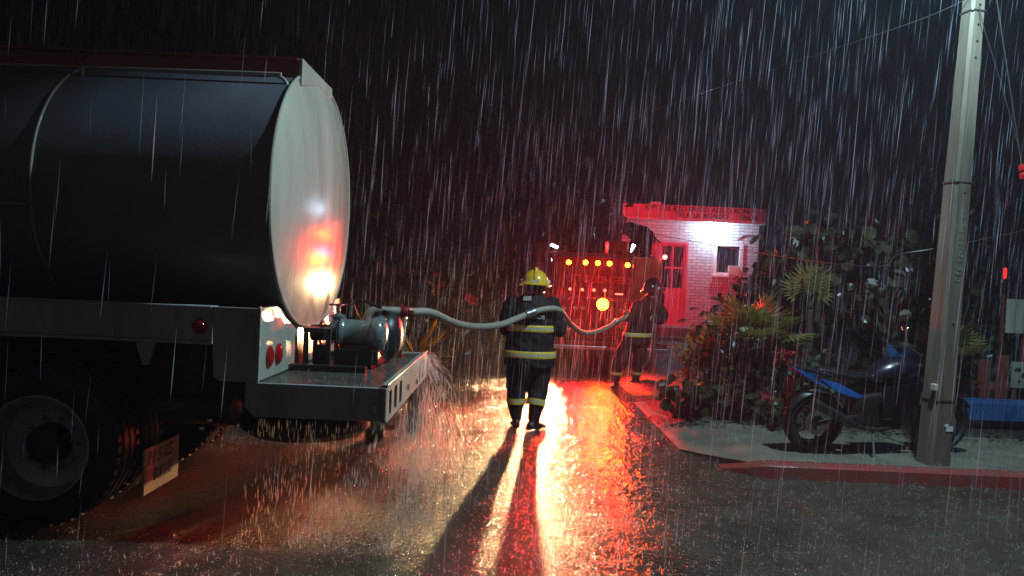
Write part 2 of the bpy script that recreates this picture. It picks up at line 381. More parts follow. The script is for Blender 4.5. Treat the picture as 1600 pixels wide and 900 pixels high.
# ================================================================== TANKER TRUCK
TR = empty('tanker_truck', (-3.2, 5.6, 0), 'white water tanker truck seen from its rear, elliptical tank on a dark chassis', 'tanker truck')
TY, TZ, TA, TB, TX = 5.66, 2.165, 1.085, 0.93, -1.52
def tank_ring(x, k=1.0, n=72):
    r = []
    for i in range(n):
        a = 2 * PI * i / n; c, s_ = math.cos(a), math.sin(a); e = 2 / 2.15
        r.append((x, TY + TA * k * math.copysign(abs(c) ** e, c), TZ + TB * k * math.copysign(abs(s_) ** e, s_)))
    return r
t = MB(); t.rings([tank_ring(x) for x in (-6.6, -6, -5, -4, -3, -2, TX)], True, False); t.build('tank_shell', M['side_paint'] if False else M['shaded_tank_paint'], TR, True)
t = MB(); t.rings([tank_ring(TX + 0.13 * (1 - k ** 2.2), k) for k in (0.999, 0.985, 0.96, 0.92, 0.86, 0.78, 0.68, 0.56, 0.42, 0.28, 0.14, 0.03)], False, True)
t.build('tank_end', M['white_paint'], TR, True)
def ring_tube(name, x, r, k, m):
    t = MB(); base = tank_ring(x, k, 96); rr = []
    for i in range(96):
        p = Vector(base[i]); q = Vector((x, TY, TZ)); d = (p - q).normalized()
        rr.append([p + d * r * math.cos(a) + Vector((1, 0, 0)) * r * math.sin(a) for a in [2 * PI * j / 8 for j in range(8)]])
    t.rings(rr, closed=True); return t.build(name, m, TR, True)
ring_tube('end_flange', TX, 0.013, 1.002, M['white_paint'])
for x in (-3.0, -4.55): ring_tube('weld_ring', x, 0.009, 1.001, M['white_paint'])
t = MB(); a = math.asin(-0.1); t.tube([(-6.5, TY - TA * 1.0, TZ - 0.17), (-3.02, TY - TA * 1.0, TZ - 0.17)], 0.007, 6); t.build('side_seam', M['white_paint'], TR, True)
# coaming along the top
t = MB(); t.box(-6.5, -1.525, 5.08, 5.105, 2.90, 3.10); t.box(-6.5, -1.525, 5.06, 5.08, 3.085, 3.105); cm = t.build('coaming', M['maroon'], TR, bevel=0.003)
t = MB(); t.box(-6.5, -1.525, 5.87, 5.895, 2.95, 3.10); t.build('coaming', M['maroon'], TR, bevel=0.003)
t = MB(); t.prism([(5.075, 2.92), (5.075, 3.105), (5.90, 3.105), (5.90, 3.02), (5.5, 3.03)], 'x', -1.52, -1.495); t.build('coaming_end', M['white_paint'], TR, bevel=0.003)
t = MB(); t.tube(spline([(-6.4, 4.95, 2.925), (-5, 4.95, 2.93), (-3, 4.95, 2.945), (-1.72, 4.95, 2.958), (-1.63, 4.95, 2.95), (-1.57, 4.95, 2.915), (-1.545, 4.95, 2.85)], 8), 0.013, 10)
hr = t.build('hand_rail', M['white_paint'], TR, True)
for x in (-2.91, -4.4, -5.9):
    t = MB(); t.box(x - 0.012, x + 0.012, 4.935, 4.965, 2.84, 2.945); t.tube([(x, 4.95, 2.94), (x - 0.03, 4.94, 2.985)], 0.007, 6); t.build('rail_bracket', M['steel'], hr, bevel=0.003)
# roof hatch behind the coaming
for x in (-2.6, -4.8):
    t = MB(); t.lathe([(0, 0.24), (0.05, 0.24), (0.06, 0.22), (0.075, 0.05), (0.08, 0.0)], (x, 5.5, 3.02), (0, 0, 1), 24); t.build('roof_hatch', M['maroon'], TR, True)
# chassis
t = MB(); t.box(-6.6, -1.82, 4.50, 4.58, 1.205, 1.418); t.box(-6.6, -1.82, 4.49, 4.60, 1.184, 1.204); t.box(-6.6, -1.82, 4.494, 4.60, 1.402, 1.419); t.build('side_beam', M['side_paint'], TR, bevel=0.004)
t = MB(); t.box(-6.6, -1.82, 6.62, 6.70, 1.184, 1.418); t.build('side_beam', M['side_paint'], TR, bevel=0.004)
t = MB(); t.box(-6.6, -1.6, 4.6, 6.6, 1.19, 1.23); t.build('bed_plate', M['black'], TR)
for y in (5.15, 6.05):
    t = MB(); t.box(-6.6, -1.0, y, y + 0.09, 0.74, 1.0); t.build('chassis_rail', M['black'], TR, bevel=0.005)
for x in (-2.0, -3.4, -5.0):
    t = MB(); t.box(x, x + 0.12, 4.62, 6.58, 1.0, 1.188); t.build('cross_member', M['black'], TR)
for x in (-2.22, -3.6, -4.9):
    t = MB(); t.prism([(x - 0.06, 1.184), (x + 0.055, 1.184), (x + 0.018, 1.044), (x - 0.012, 1.044)], 'y', 4.503, 4.53); t.build('gusset', M['side_paint'], TR)
side = [(-1.8, 1.418), (-1.8, 1.0), (-1.765, 0.965), (-1.60, 0.965), (-1.60, 0.815), (-1.54, 0.757), (-0.735, 0.757), (-0.735, 0.965), (-1.52, 0.965), (-1.52, 1.418)]
t = MB(); t.prism([(-1.818, 1.418), (-1.8, 1.0), (-1.765, 0.966), (-1.52, 0.966), (-1.52, 1.418)], 'y', 4.497, 4.52); t.build('side_panel', M['side_paint'], TR, bevel=0.004)
t = MB(); t.prism([(-1.60, 0.964), (-1.60, 0.815), (-1.54, 0.757), (-0.78, 0.757), (-0.78, 0.964)], 'y', 4.497, 4.52); t.build('bumper_side', M['side_paint'], TR, bevel=0.004)
t = MB(); t.prism([(-0.778, 0.757), (-0.735, 0.757), (-0.735, 0.966), (-0.778, 0.966)], 'y', 4.494, 4.525); t.build('bumper_corner', M['white_paint'], TR, bevel=0.006)
t = MB(); t.prism([(-1.60, 0.964), (-1.60, 0.815), (-1.54, 0.757), (-0.78, 0.757), (-0.78, 0.964)], 'y', 6.60, 6.62); t.build('bumper_side', M['side_paint'], TR, bevel=0.004)
t = MB()
t.prism([(4.52, 0.964), (6.62, 0.964), (6.62, 1.418), (6.35, 1.418), (6.2, 1.36), (5.66, 1.27), (5.1, 1.36), (4.86, 1.418), (4.52, 1.418)], 'x', -1.56, -1.535); t.build('rear_panel', M['white_paint'], TR, bevel=0.004)
t = MB(); t.box(-1.535, -1.525, 4.498, 4.53, 0.968, 1.43); t.build('panel_edge', M['white_paint'], TR, bevel=0.003)
t = MB(); t.box(-1.56, -0.76, 4.52, 6.60, 0.925, 0.957); t.build('platform_deck', M['deck'], TR, bevel=0.003)
# folded rear bumper with cut-outs: bars and panels round dark recesses
RB = MB()
def bar(y0, y1, z0, z1): RB.box(-0.76, -0.735, y0, y1, z0, z1)
bar(4.526, 6.62, 0.930, 0.972); bar(4.526, 6.62, 0.745, 0.775)
cuts = [(4.60, 4.70), (4.80, 4.92), (5.02, 5.14), (6.10, 6.20), (6.30, 6.42)]
y = 4.526
for a, b_ in cuts: bar(y, a, 0.7755, 0.9295); y = b_
bar(y, 6.62, 0.7755, 0.9295)
RB.build('rear_bumper', M['white_paint'], TR)
t = MB(); t.box(-0.80, -0.79, 4.56, 6.58, 0.765, 0.925); t.build('bumper_back_plate', M['black'], TR)
t = MB(); t.box(-0.768, -0.728, 4.50, 6.62, 0.973, 0.985); t.build('deck_lip', M['white_paint'], TR, bevel=0.003)
for y, z in ((5.95, 0.80), (5.45, 0.83)):
    t = MB(); t.cyl((-0.735, y, z), (-0.722, y, z), 0.022, 14); t.build('bumper_bolt', M['steel'], TR, True)
def oval_light(y, z, ry, rz):
    t = MB(); rs = []
    for dx, k in ((0.0, 1.12), (0.012, 1.12), (0.012, 0.95), (0.022, 0.85), (0.027, 0.4)):
        rs.append([(-1.535 + dx, y + ry * k * math.cos(2 * PI * i / 20), z + rz * k * math.sin(2 * PI * i / 20)) for i in range(20)])
    t.rings(rs); return t.build('tail_light', M['redlens'], TR, True)
for y in (4.72, 4.90, 6.22, 6.40): oval_light(y, 1.10, 0.052, 0.062)
t = MB(); t.lathe([(0, 0.045), (0.012, 0.045), (0.012, 0.036), (0.022, 0.03), (0.026, 0.0)], (-1.888, 4.5, 1.293), (0, -1, 0), 20); t.build('marker_light', M['redlens'], TR, True)
t = MB(); t.lathe([(0, 0.045), (0.012, 0.045), (0.012, 0.036), (0.022, 0.03), (0.026, 0.0)], (-4.2, 4.5, 1.293), (0, -1, 0), 20); t.build('marker_light', M['redlens'], TR, True)
# bolts on the side panel
t = MB(); t.cyl((-1.56, 4.497, 1.385), (-1.56, 4.488, 1.385), 0.011, 8); t.build('bolt', M['steel'], TR)
t = MB(); t.cyl((-0.80, 4.497, 0.80), (-0.80, 4.489, 0.80), 0.008, 8); t.build('bolt', M['steel'], TR)
t = MB(); t.box(-0.806, -0.796, 4.490, 4.4965, 0.79, 0.86); t.build('latch_slot', M['plastic_white'], TR)
# wheels
tyre_prof = [(0.0, 0.31), (0.02, 0.335), (0.015, 0.40), (0.012, 0.455), (0.035, 0.488), (0.06, 0.496), (0.065, 0.484), (0.075, 0.484), (0.08, 0.5), (0.125, 0.502), (0.13, 0.486), (0.145, 0.486), (0.15, 0.502), (0.195, 0.5), (0.2, 0.484), (0.21, 0.484), (0.215, 0.496), (0.24, 0.488), (0.263, 0.455), (0.26, 0.40), (0.255, 0.335), (0.275, 0.31)]
def wheel(x, y, sgn, detail=True):
    w_ = MB(); ax = (0, sgn, 0)
    w_.lathe(tyre_prof, (x, y, 0.502), ax, 56, True)
    # tread lugs across the shoulders
    for i in range(44):
        a = 2 * PI * i / 44; d = Vector((math.cos(a), 0, math.sin(a))); tg = Vector((-math.sin(a), 0, math.cos(a)))
        for h0 in (0.028, 0.247):
            w_.obox(Vector((x, y + sgn * h0, 0.502)) + d * 0.487, tg * 0.02, Vector((0, 0.02, 0)), d * 0.010)
    ty = w_.build('wheel', M['rubber'], TR, True)
    if detail:
        r_ = MB(); r_.lathe([(0.005, 0.318), (-0.006, 0.325), (-0.008, 0.312), (0.004, 0.30), (0.05, 0.285), (0.12, 0.275), (0.16, 0.20), (0.158, 0.19), (0.15, 0.10), (0.151, 0.02)], (x, y, 0.502), ax, 48, cap0=False)
        rm = r_.build('rim', M['rim'], ty, True)
        h_ = MB(); h_.lathe([(0.155, 0.13), (0.09, 0.125), (0.06, 0.10), (0.05, 0.07), (0.045, 0.0)], (x, y, 0.502), ax, 28); h_.build('hub', M['black'], ty, True)
        for i in range(10):
            a = 2 * PI * i / 10; c = (x + 0.165 * math.cos(a), y + sgn * 0.15, 0.502 + 0.165 * math.sin(a))
            q = MB(); q.cyl(c, (c[0], c[1] - sgn * 0.035, c[2]), 0.014, 6); q.build('wheel_nut', M['steel'], ty)
    return ty
for x in (-2.87, -4.15):
    wheel(x, 4.52, 1); wheel(x, 4.85, 1, False)
    wheel(x, 6.64, -1, True); wheel(x, 6.31, -1, False)
    t = MB(); t.cyl((x, 4.7, 0.502), (x, 6.5, 0.502), 0.07, 16); t.sphere((x, 5.58, 0.50), (0.22, 0.2, 0.2)); t.build('axle', M['black'], TR, True)
t = MB(); t.box(-2.335, -2.322, 4.76, 5.25, 0.155, 0.455); mf = t.build('mud_flap', M['flap'], TR, bevel=0.002); mf['label'] = 'pale mud flap painted with two rows of black characters'
text('lettering', 'H 5-05', 0.12, ((-2.319, 4.80, 0.345), (0, 1, 0), (0, 0, 1)), M['ink'], mf, 0.003, 0.25)
text('lettering', 'RLLE', 0.12, ((-2.319, 4.89, 0.225), (0, 1, 0), (0, 0, 1)), M['ink'], mf, 0.003, 0.15)
t = MB(); t.box(-6.5, -1.75, 6.38, 6.42, 0.30, 1.18); t.build('added_dark_screen', M['black'], TR)  # black panel added to keep the view under the truck dark
t = MB(); t.box(-3.9, -3.2, 4.66, 5.1, 0.62, 1.15); t.build('battery_box', M['black'], TR, bevel=0.02)
t = MB(); t.lathe([(0.0, 0.25), (0.02, 0.30), (0.03, 0.40), (0.08, 0.47), (0.14, 0.47), (0.2, 0.40), (0.21, 0.30), (0.22, 0.25)], (-1.50, 5.55, 0.42), (0, 0, 1), 48); sp = t.build('spare_wheel', M['rubber'], TR, True)
t = MB(); t.lathe([(0.03, 0.26), (0.05, 0.25), (0.12, 0.2), (0.13, 0.02)], (-1.50, 5.55, 0.42), (0, 0, 1), 32); t.build('rim', M['rim'], sp, True)
t = MB(); t.cyl((-1.5, 5.55, 0.55), (-1.5, 5.55, 0.9), 0.03, 10); t.build('spare_hanger', M['black'], TR)
t = MB(); t.cyl((-2.25, 4.86, 0.72), (-1.78, 4.86, 0.72), 0.10, 20); t.build('air_tank', M['black'], TR, True)
for (x, y, z) in ((-1.87, 4.8, 0.78), (-1.93, 4.78, 0.66), (-1.99, 4.8, 0.60)):
    t = MB(); t.cyl((x, y, z), (x + 0.03, y, z + 0.004), 0.012, 8); t.build('drain_valve', M['chrome'], TR, True)

# ---- pump on the platform
PU = MB(); PU.lathe([(0, 0.085), (0.015, 0.12), (0.02, 0.12), (0.04, 0.105), (0.05, 0.098), (0.20, 0.098), (0.21, 0.106), (0.235, 0.106), (0.245, 0.115), (0.28, 0.128), (0.30, 0.128), (0.335, 0.10), (0.35, 0.05), (0.352, 0.01)], (-1.26, 5.48, 1.212), (1, 0, 0), 36)
pump = PU.build('pump', M['pump_grey'], TR, True)
t = MB()
for i in range(6):
    a = 2 * PI * i / 6 + 0.3; d = Vector((0, math.cos(a), math.sin(a)))
    t.tube([Vector((-1.03, 5.48, 1.212)) + d * 0.10, Vector((-0.925, 5.48, 1.212)) + d * 0.112], 0.008, 6)
t.build('end_rib', M['pump_grey'], pump, True)
t = MB(); t.lathe([(0, 0.02), (0.0, 0.16), (0.06, 0.20), (0.12, 0.20), (0.17, 0.17), (0.20, 0.12), (0.215, 0.06), (0.22, 0.01)], (-1.07, 5.86, 1.17), (1, 0, 0), 32); t.build('volute', M['black'], pump, True)
t = MB(); t.box(-1.27, -0.95, 5.36, 6.0, 0.99, 1.10); t.box(-1.24, -1.0, 5.4, 5.95, 0.958, 0.99); t.build('pump_base', M['black'], pump, bevel=0.006)
t = MB()
for (x, y) in ((-1.46, 5.30), (-1.30, 5.30), (-1.46, 5.56), (-1.30, 5.56)): t.box(x - 0.016, x + 0.016, y - 0.016, y + 0.016, 0.958, 1.215)
t.box(-1.48, -1.28, 5.28, 5.58, 1.216, 1.25); t.box(-1.47, -1.29, 5.29, 5.31, 0.965, 0.985)
t.build('stand', M['black'], pump, bevel=0.003)
t = MB(); t.box(-1.41, -1.34, 5.40, 5.5, 0.96, 1.12); t.build('stand_box', M['black'], pump, bevel=0.004)
t = MB(); t.cyl((-1.47, 5.48, 1.20), (-1.26, 5.48, 1.212), 0.06, 20); t.lathe([(0, 0.09), (0.02, 0.09)], (-1.40, 5.48, 1.203), (1, 0, 0), 20); t.build('suction_pipe', M['black'], pump, True)
t = MB(); t.lathe([(0, 0.055), (0.02, 0.075), (0.05, 0.072), (0.08, 0.05), (0.11, 0.04), (0.125, 0.055), (0.14, 0.055), (0.15, 0.018), (0.21, 0.016)], (-1.275, 5.46, 1.20), (0, 0, 1), 24); t.build('valve_body', M['pump_grey'], pump, True)
t = MB(); rr = []
for i in range(20):
    a = 2 * PI * i / 20; d = Vector((math.cos(a), math.sin(a), 0)); rr.append([Vector((-1.275, 5.46, 1.415)) + d * 0.062 + d * 0.008 * math.cos(b_) + Vector((0, 0, 0.008 * math.sin(b_))) for b_ in [2 * PI * j / 6 for j in range(6)]])
t.rings(rr, closed=True)
for a in (0, PI / 2): t.box(-1.275 - 0.06 * math.cos(a) - 0.006, -1.275 + 0.06 * math.cos(a) + 0.006, 5.46 - 0.06 * math.sin(a) - 0.006, 5.46 + 0.06 * math.sin(a) + 0.006, 1.409, 1.419)
t.build('hand_wheel', M['coupling'], pump, True)
t = MB(); t.lathe([(0, 0.033), (0.02, 0.033), (0.022, 0.028)], (-0.955, 5.58, 1.352), (0.3, -1, 0), 20); t.build('gauge', M['chrome'], pump, True)
t = MB(); t.tube(spline([(-1.1, 5.8, 1.18), (-1.13, 5.82, 1.30), (-1.08, 5.84, 1.36), (-0.98, 5.86, 1.362), (-0.86, 5.92, 1.36)], 6), 0.036, 14); t.build('outlet_pipe', M['hose'], pump, True)
t = MB(); t.lathe([(0, 0.045), (0.03, 0.05), (0.035, 0.042), (0.06, 0.042), (0.065, 0.05), (0.095, 0.045)], (-0.885, 5.91, 1.36), (0.93, 0.36, -0.02), 20); t.build('outlet_coupling', M['coupling'], pump, True)
t = MB(); t.tube(spline([(-1.2, 5.55, 1.32), (-1.2, 5.6, 1.42), (-1.14, 5.62, 1.45), (-1.05, 5.6, 1.42), (-0.98, 5.58, 1.40)], 6), 0.012, 8); t.build('bypass_pipe', M['black'], pump, True)
t = MB(); t.tube([(-0.945, 6.28, 0.957), (-0.91, 6.28, 1.12), (-0.90, 6.28, 1.30)], [0.028, 0.02, 0.022], 10); t.lathe([(0, 0.045), (0.02, 0.04), (0.04, 0.02)], (-0.945, 6.28, 0.957), (0, 0, 1), 14); t.build('platform_post', M['white_paint'], TR, True)

# ================================================================== FIRE HOSE
hp = spline([(-0.80, 5.945, 1.358), (-0.66, 6.10, 1.35), (-0.48, 6.55, 1.24), (-0.29, 7.05, 1.185), (-0.10, 7.50, 1.185), (0.06, 7.80, 1.235), (0.26, 7.91, 1.315), (0.44, 7.99, 1.35), (0.545, 8.16, 1.32),
             (0.60, 8.45, 1.27), (0.74, 9.0, 1.12), (0.95, 9.65, 0.985), (1.18, 10.25, 0.955), (1.45, 10.9, 1.0), (1.66, 11.38, 1.07), (1.84, 11.62, 1.13), (2.02, 11.75, 1.12), (2.25, 12.0, 1.0), (2.42, 12.4, 0.6), (2.40, 12.9, 0.2), (2.3, 13.4, 0.25), (2.2, 13.95, 0.62)], 8)
t = MB(); t.tube(hp, 0.034, 14)
HO = tag(t.build('fire_hose', M['hose'], None, True), 'pale canvas fire hose sagging from the tanker pump over a firefighter to the fire engine', 'hose')

for k in (46, 110):
    d_ = (hp[k + 1] - hp[k - 1]).normalized(); c = MB(); c.lathe([(-0.06, 0.037), (-0.05, 0.047), (-0.012, 0.047), (-0.008, 0.041), (0.008, 0.041), (0.012, 0.047), (0.05, 0.047), (0.06, 0.037)], hp[k], d_, 18); c.build('hose_coupling', M['steel'], HO, True)

# ================================================================== FIREFIGHTERS
def interp(secs, t):
    k = min(int(t), len(secs) - 2); f = t - k
    a, b_ = secs[k], secs[k + 1]
    return tuple((Vector(a[i]) * (1 - f) + Vector(b_[i]) * f) if i == 0 else (a[i] * (1 - f) + b_[i] * f) for i in range(3))
def sec_ring(s, u, v, n=24, off=0.0):
    c, a, b_ = s; c = Vector(c)
    return [c + u * (a + off) * math.cos(2 * PI * i / n) + v * (b_ + off) * math.sin(2 * PI * i / n) for i in range(n)]
class Body:
    def __init__(s): s.m = MB()
    def torso(s, secs, u, v):
        u = Vector(u).normalized(); v = Vector(v).normalized(); s.ts, s.tu, s.tv = secs, u, v
        s.m.rings([sec_ring(interp(secs, k / 4), u, v) for k in range(4 * (len(secs) - 1) + 1)])
    def limb(s, pts, rad):
        P = spline(pts, 6); n = len(P); m = len(rad) - 1
        rr = []
        for k in range(n):
            t_ = k / (n - 1) * m; i = min(int(t_), m - 1); rr.append(rad[i] + (rad[i + 1] - rad[i]) * (t_ - i))
        s.m.tube(P, rr, 14)
        s.m.sphere(pts[0], rad[0]); s.m.sphere(pts[-1], rad[-1])
        return P, rr
    def boot(s, ank, fwd, L=0.17):
        a = Vector(ank); f = Vector(fwd).normalized(); r = f.cross(Vector((0, 0, 1)))
        rs = []
        for d, wd, h in ((-0.09, 0.035, 0.05), (-0.075, 0.045, 0.09), (0.0, 0.05, 0.11), (0.06, 0.052, 0.085), (0.12, 0.054, 0.065), (L, 0.045, 0.05), (L + 0.02, 0.02, 0.03)):
            c = Vector((a.x, a.y, 0)) + f * d
            rs.append([c + r * wd * math.cos(q) + Vector((0, 0, h / 2 + 0.004 + a.z - 0.12)) + Vector((0, 0, h / 2)) * math.sin(q) for q in [2 * PI * i / 14 for i in range(14)]])
        s.m.rings(rs)
    def hand(s, wrist, d, pn, curl=1.0):
        d = Vector(d).normalized(); pn = Vector(pn); pn = (pn - d * pn.dot(d)).normalized(); r = d.cross(pn); w_ = Vector(wrist)
        s.m.rings([[w_ + d * k + r * a * math.cos(q) + pn * b_ * math.sin(q) for q in [2 * PI * i / 12 for i in range(12)]] for k, a, b_ in ((-0.02, 0.032, 0.026), (0.02, 0.04, 0.02), (0.06, 0.046, 0.019), (0.095, 0.043, 0.016))])
        for i, (o_, L) in enumerate(((-0.034, 0.072), (-0.012, 0.084), (0.011, 0.08), (0.033, 0.062))):
            p = w_ + d * 0.085 + r * o_; dd = d.copy(); P = [p]
            for sg in (0.42, 0.33, 0.25):
                a = 0.62 * curl; dd = (dd * math.cos(a) + pn * math.sin(a)); pn2 = pn * math.cos(a) - d * math.sin(a)
                ax = r; dd = dd.normalized(); p = p + dd * L * sg * 1.15; P.append(p)
                dd = Matrix.Rotation(0, 3, ax) @ dd
            s.m.tube(P, [0.0115, 0.011, 0.010, 0.008], 8); s.m.sphere(P[-1], 0.008, 8, 6)
        p = w_ + d * 0.025 - r * 0.035; P = [p, p - r * 0.03 + d * 0.025 + pn * 0.015, p - r * 0.03 + d * 0.055 + pn * 0.035, p - r * 0.015 + d * 0.075 + pn * 0.045]
        s.m.tube(P, [0.015, 0.013, 0.011, 0.008], 8); s.m.sphere(P[-1], 0.008, 8, 6)
        s.hands.append(w_ + d * 0.06)
    hands = None
    def head(s, c, f, up):
        c = Vector(c); f = Vector(f).normalized(); up = Vector(up); up = (up - f * up.dot(f)).normalized(); r = f.cross(up)
        s.hc, s.hf, s.hu, s.hr = c, f, up, r
        s.m.sphere(c + up * 0.015, (0.076, 0.097, 0.115), 18, 12, r, f, up)
        s.m.sphere(c + f * 0.035 - up * 0.06, (0.055, 0.055, 0.06), 14, 9, r, f, up)
        s.m.tube([c + f * 0.092 + up * 0.02, c + f * 0.108 - up * 0.012, c + f * 0.118 - up * 0.028, c + f * 0.095 - up * 0.035], [0.010, 0.013, 0.016, 0.012], 8)
        for q in (-1, 1): s.m.sphere(c + r * 0.078 * q - f * 0.005, (0.012, 0.022, 0.032), 10, 7, r, f, up)
        s.m.tube([c - f * 0.02 - up * 0.16, c - f * 0.012 - up * 0.02], [0.06, 0.056], 14)
    def finish(s, name, base, label, voxel, wr, coat):
        root = empty(name, base, label, 'person')
        me0 = bpy.data.meshes.new('b'); me0.from_pydata([tuple(v) for v in s.m.v], [], s.m.f)
        o = bpy.data.objects.new('b', me0); C.objects.link(o)
        bm = bmesh.new(); bm.from_mesh(me0); bmesh.ops.recalc_face_normals(bm, faces=bm.faces); bm.to_mesh(me0); bm.free()
        rm = o.modifiers.new('r', 'REMESH'); rm.mode = 'VOXEL'; rm.voxel_size = voxel
        sm = o.modifiers.new('s', 'SMOOTH'); sm.iterations = 3; sm.factor = 0.5
        bpy.context.view_layer.update()
        me = bpy.data.meshes.new_from_object(o.evaluated_get(bpy.context.evaluated_depsgraph_get())); bpy.data.objects.remove(o)
        hc = s.hc; nr = [v.normal.copy() for v in me.vertices]
        for i, v in enumerate(me.vertices):
            p = v.co
            if (p - hc).length < 0.17 or min([(p - h).length for h in s.hands] + [9]) < 0.13: continue
            q = Vector((p.x * 5, p.y * 5, p.z * 9 + p.x * 3))
            v.co = p + nr[i] * wr * (noise.noise(q) + 0.6 * noise.noise(q * 2.3))
        for k in (coat, M['skin'], M['glove'], M['boot']): me.materials.append(k)
        mi = []
        for f in me.polygons:
            c = f.center
            if (c - hc).length < 0.15 and (c - hc).dot(s.hu) > -0.115: mi.append(1)
            elif min([(c - h).length for h in s.hands] + [9]) < 0.115: mi.append(2)
            elif c.z - s.ground < 0.22: mi.append(3)
            else: mi.append(0)
        me.polygons.foreach_set('material_index', mi); me.polygons.foreach_set('use_smooth', [True] * len(mi)); me.name = 'body'
        b_ = bpy.data.objects.new('body', me); C.objects.link(b_); b_.parent = root; b_.matrix_parent_inverse = root.matrix_world.inverted()
        s.root = root
        for q in (-1, 1):
            e = MB(); e.sphere(s.hc + s.hf * 0.088 + s.hr * 0.031 * q + s.hu * 0.016, 0.012, 10, 7); e.build('eye', M['plastic_white'], root, True)
        e = MB(); e.tube([s.hc + s.hf * 0.086 - s.hr * 0.024 - s.hu * 0.066, s.hc + s.hf * 0.097 - s.hu * 0.064, s.hc + s.hf * 0.086 + s.hr * 0.024 - s.hu * 0.066], 0.006, 6); e.build('mouth', M['coupling'], root, True)
        return root
    def band_torso(s, t0, t1, off=0.013):
        b_ = MB(); ts = [t0 + (t1 - t0) * k / 6 for k in range(7)]
        rs = [sec_ring(interp(s.ts, t_), s.tu, s.tv, 40, off if 0 < k < 6 else off - 0.006) for k, t_ in enumerate(ts)]
        s._band(b_, rs)
    def band_limb(s, P, rr, a, b2, off=0.010):
        b_ = MB(); n = len(P) - 1; rs = []
        d = (P[min(n, int(b2 * n) + 1)] - P[max(0, int(a * n))]).normalized(); u = d.cross(Vector((0.3, 1, 0.1))).normalized(); v = d.cross(u)
        for k in range(7):
            t_ = (a + (b2 - a) * k / 6) * n; i = min(int(t_), n - 1); f = t_ - i
            c = P[i].lerp(P[i + 1], f); r_ = rr[i] + (rr[i + 1] - rr[i]) * f + off
            rs.append([c + u * r_ * math.cos(2 * PI * j / 28) + v * r_ * math.sin(2 * PI * j / 28) for j in range(28)])
        s._band(b_, rs)
    def _band(s, b_, rs):
        n = len(rs[0])
        for r_ in rs: b_.v += [tuple(p) for p in r_]
        for k in range(6):
            b_.cur = 1 if k in (2, 3) else 0
            for i in range(n): j = (i + 1) % n; b_.face((k * n + i, k * n + j, (k + 1) * n + j, (k + 1) * n + i))
        b_.build('reflective_band', [M['yellow_band'], M['silver_band']], s.root, True)
    def helmet(s, shell, size=1.0, lift=0.045):
        c = s.hc + s.hu * lift; r, f, u = s.hr, s.hf, s.hu
        h = MB(); rs = []
        for k in range(9):
            a = PI / 2 * (k / 8) * 0.97
            ca, sa = math.cos(a), math.sin(a)
            rs.append([c + (r * 0.142 * math.cos(q) + f * 0.165 * math.sin(q)) * ca * size + u * (0.155 * sa * size - 0.03) for q in [2 * PI * i / 28 for i in range(28)]])
        inner = [[p + (c - p) * 0.08 for p in rs[0]]]
        h.rings(inner + rs); hm = h.build('helmet', shell, s.root, True)
        b_ = MB(); rr = []
        for i in range(36):
            q = 2 * PI * i / 36; d = r * 0.142 * math.cos(q) + f * 0.165 * math.sin(q)
            back = 0.03 + 0.035 * max(0, -math.sin(q)) + 0.02 * max(0, math.sin(q))
            dn = d.normalized(); droop = -0.045 - 0.02 * max(0, -math.sin(q))
            base = c + d * size
            rr.append([base + u * -0.028, base + dn * back + u * droop, base + dn * back + u * (droop - 0.008), base - dn * 0.01 + u * -0.045])
        b_.rings(rr, closed=True); b_.build('brim', shell, hm, True)
        cr = MB(); rr = []
        for k in range(15):
            a = R(-8) + R(196) * k / 14; ca, sa = math.cos(a), math.sin(a)
            p = c - f * 0.165 * ca * size + u * (0.155 * sa * size - 0.03); nn = (-f * ca + u * sa)
            hgt = 0.026 * math.sin(PI * k / 14) ** 0.6
            rr.append([p - r * 0.02 - nn * 0.006, p - r * 0.009 + nn * hgt, p + r * 0.009 + nn * hgt, p + r * 0.02 - nn * 0.006])
        cr.rings(rr); cr.build('crest', shell, hm, True)
        for q in (-1, 1):
            k = MB(); k.lathe([(0, 0.026), (0.014, 0.024), (0.02, 0.012)], c + r * 0.140 * q * size - u * 0.012, r * q, 14); k.build('visor_knob', M['plastic_white'], hm, True)
            k = MB(); k.tube([c + r * 0.12 * q - u * 0.03, c + r * 0.105 * q - u * 0.09, s.hc + r * 0.06 * q - u * 0.12 + f * 0.02], 0.012, 8); k.build('chin_strap', M['boot'], hm, True)
        k = MB(); k.obox(c - f * 0.185 * size - u * 0.028, r * 0.05, u * 0.010, f * 0.004); k.build('rear_badge', M['silver_band'], hm)
        k = MB(); rr = []
        for i in range(13):
            q = R(200) + R(140) * i / 12; d = r * math.cos(q) + f * math.sin(q)
            rr.append([c + d * 0.135 - u * 0.04, c + d * 0.125 - u * 0.13, c + d * 0.115 - u * 0.13, c + d * 0.125 - u * 0.04])
        k.rings(rr); k.build('neck_flap', M['boot'], hm, True)
        return hm

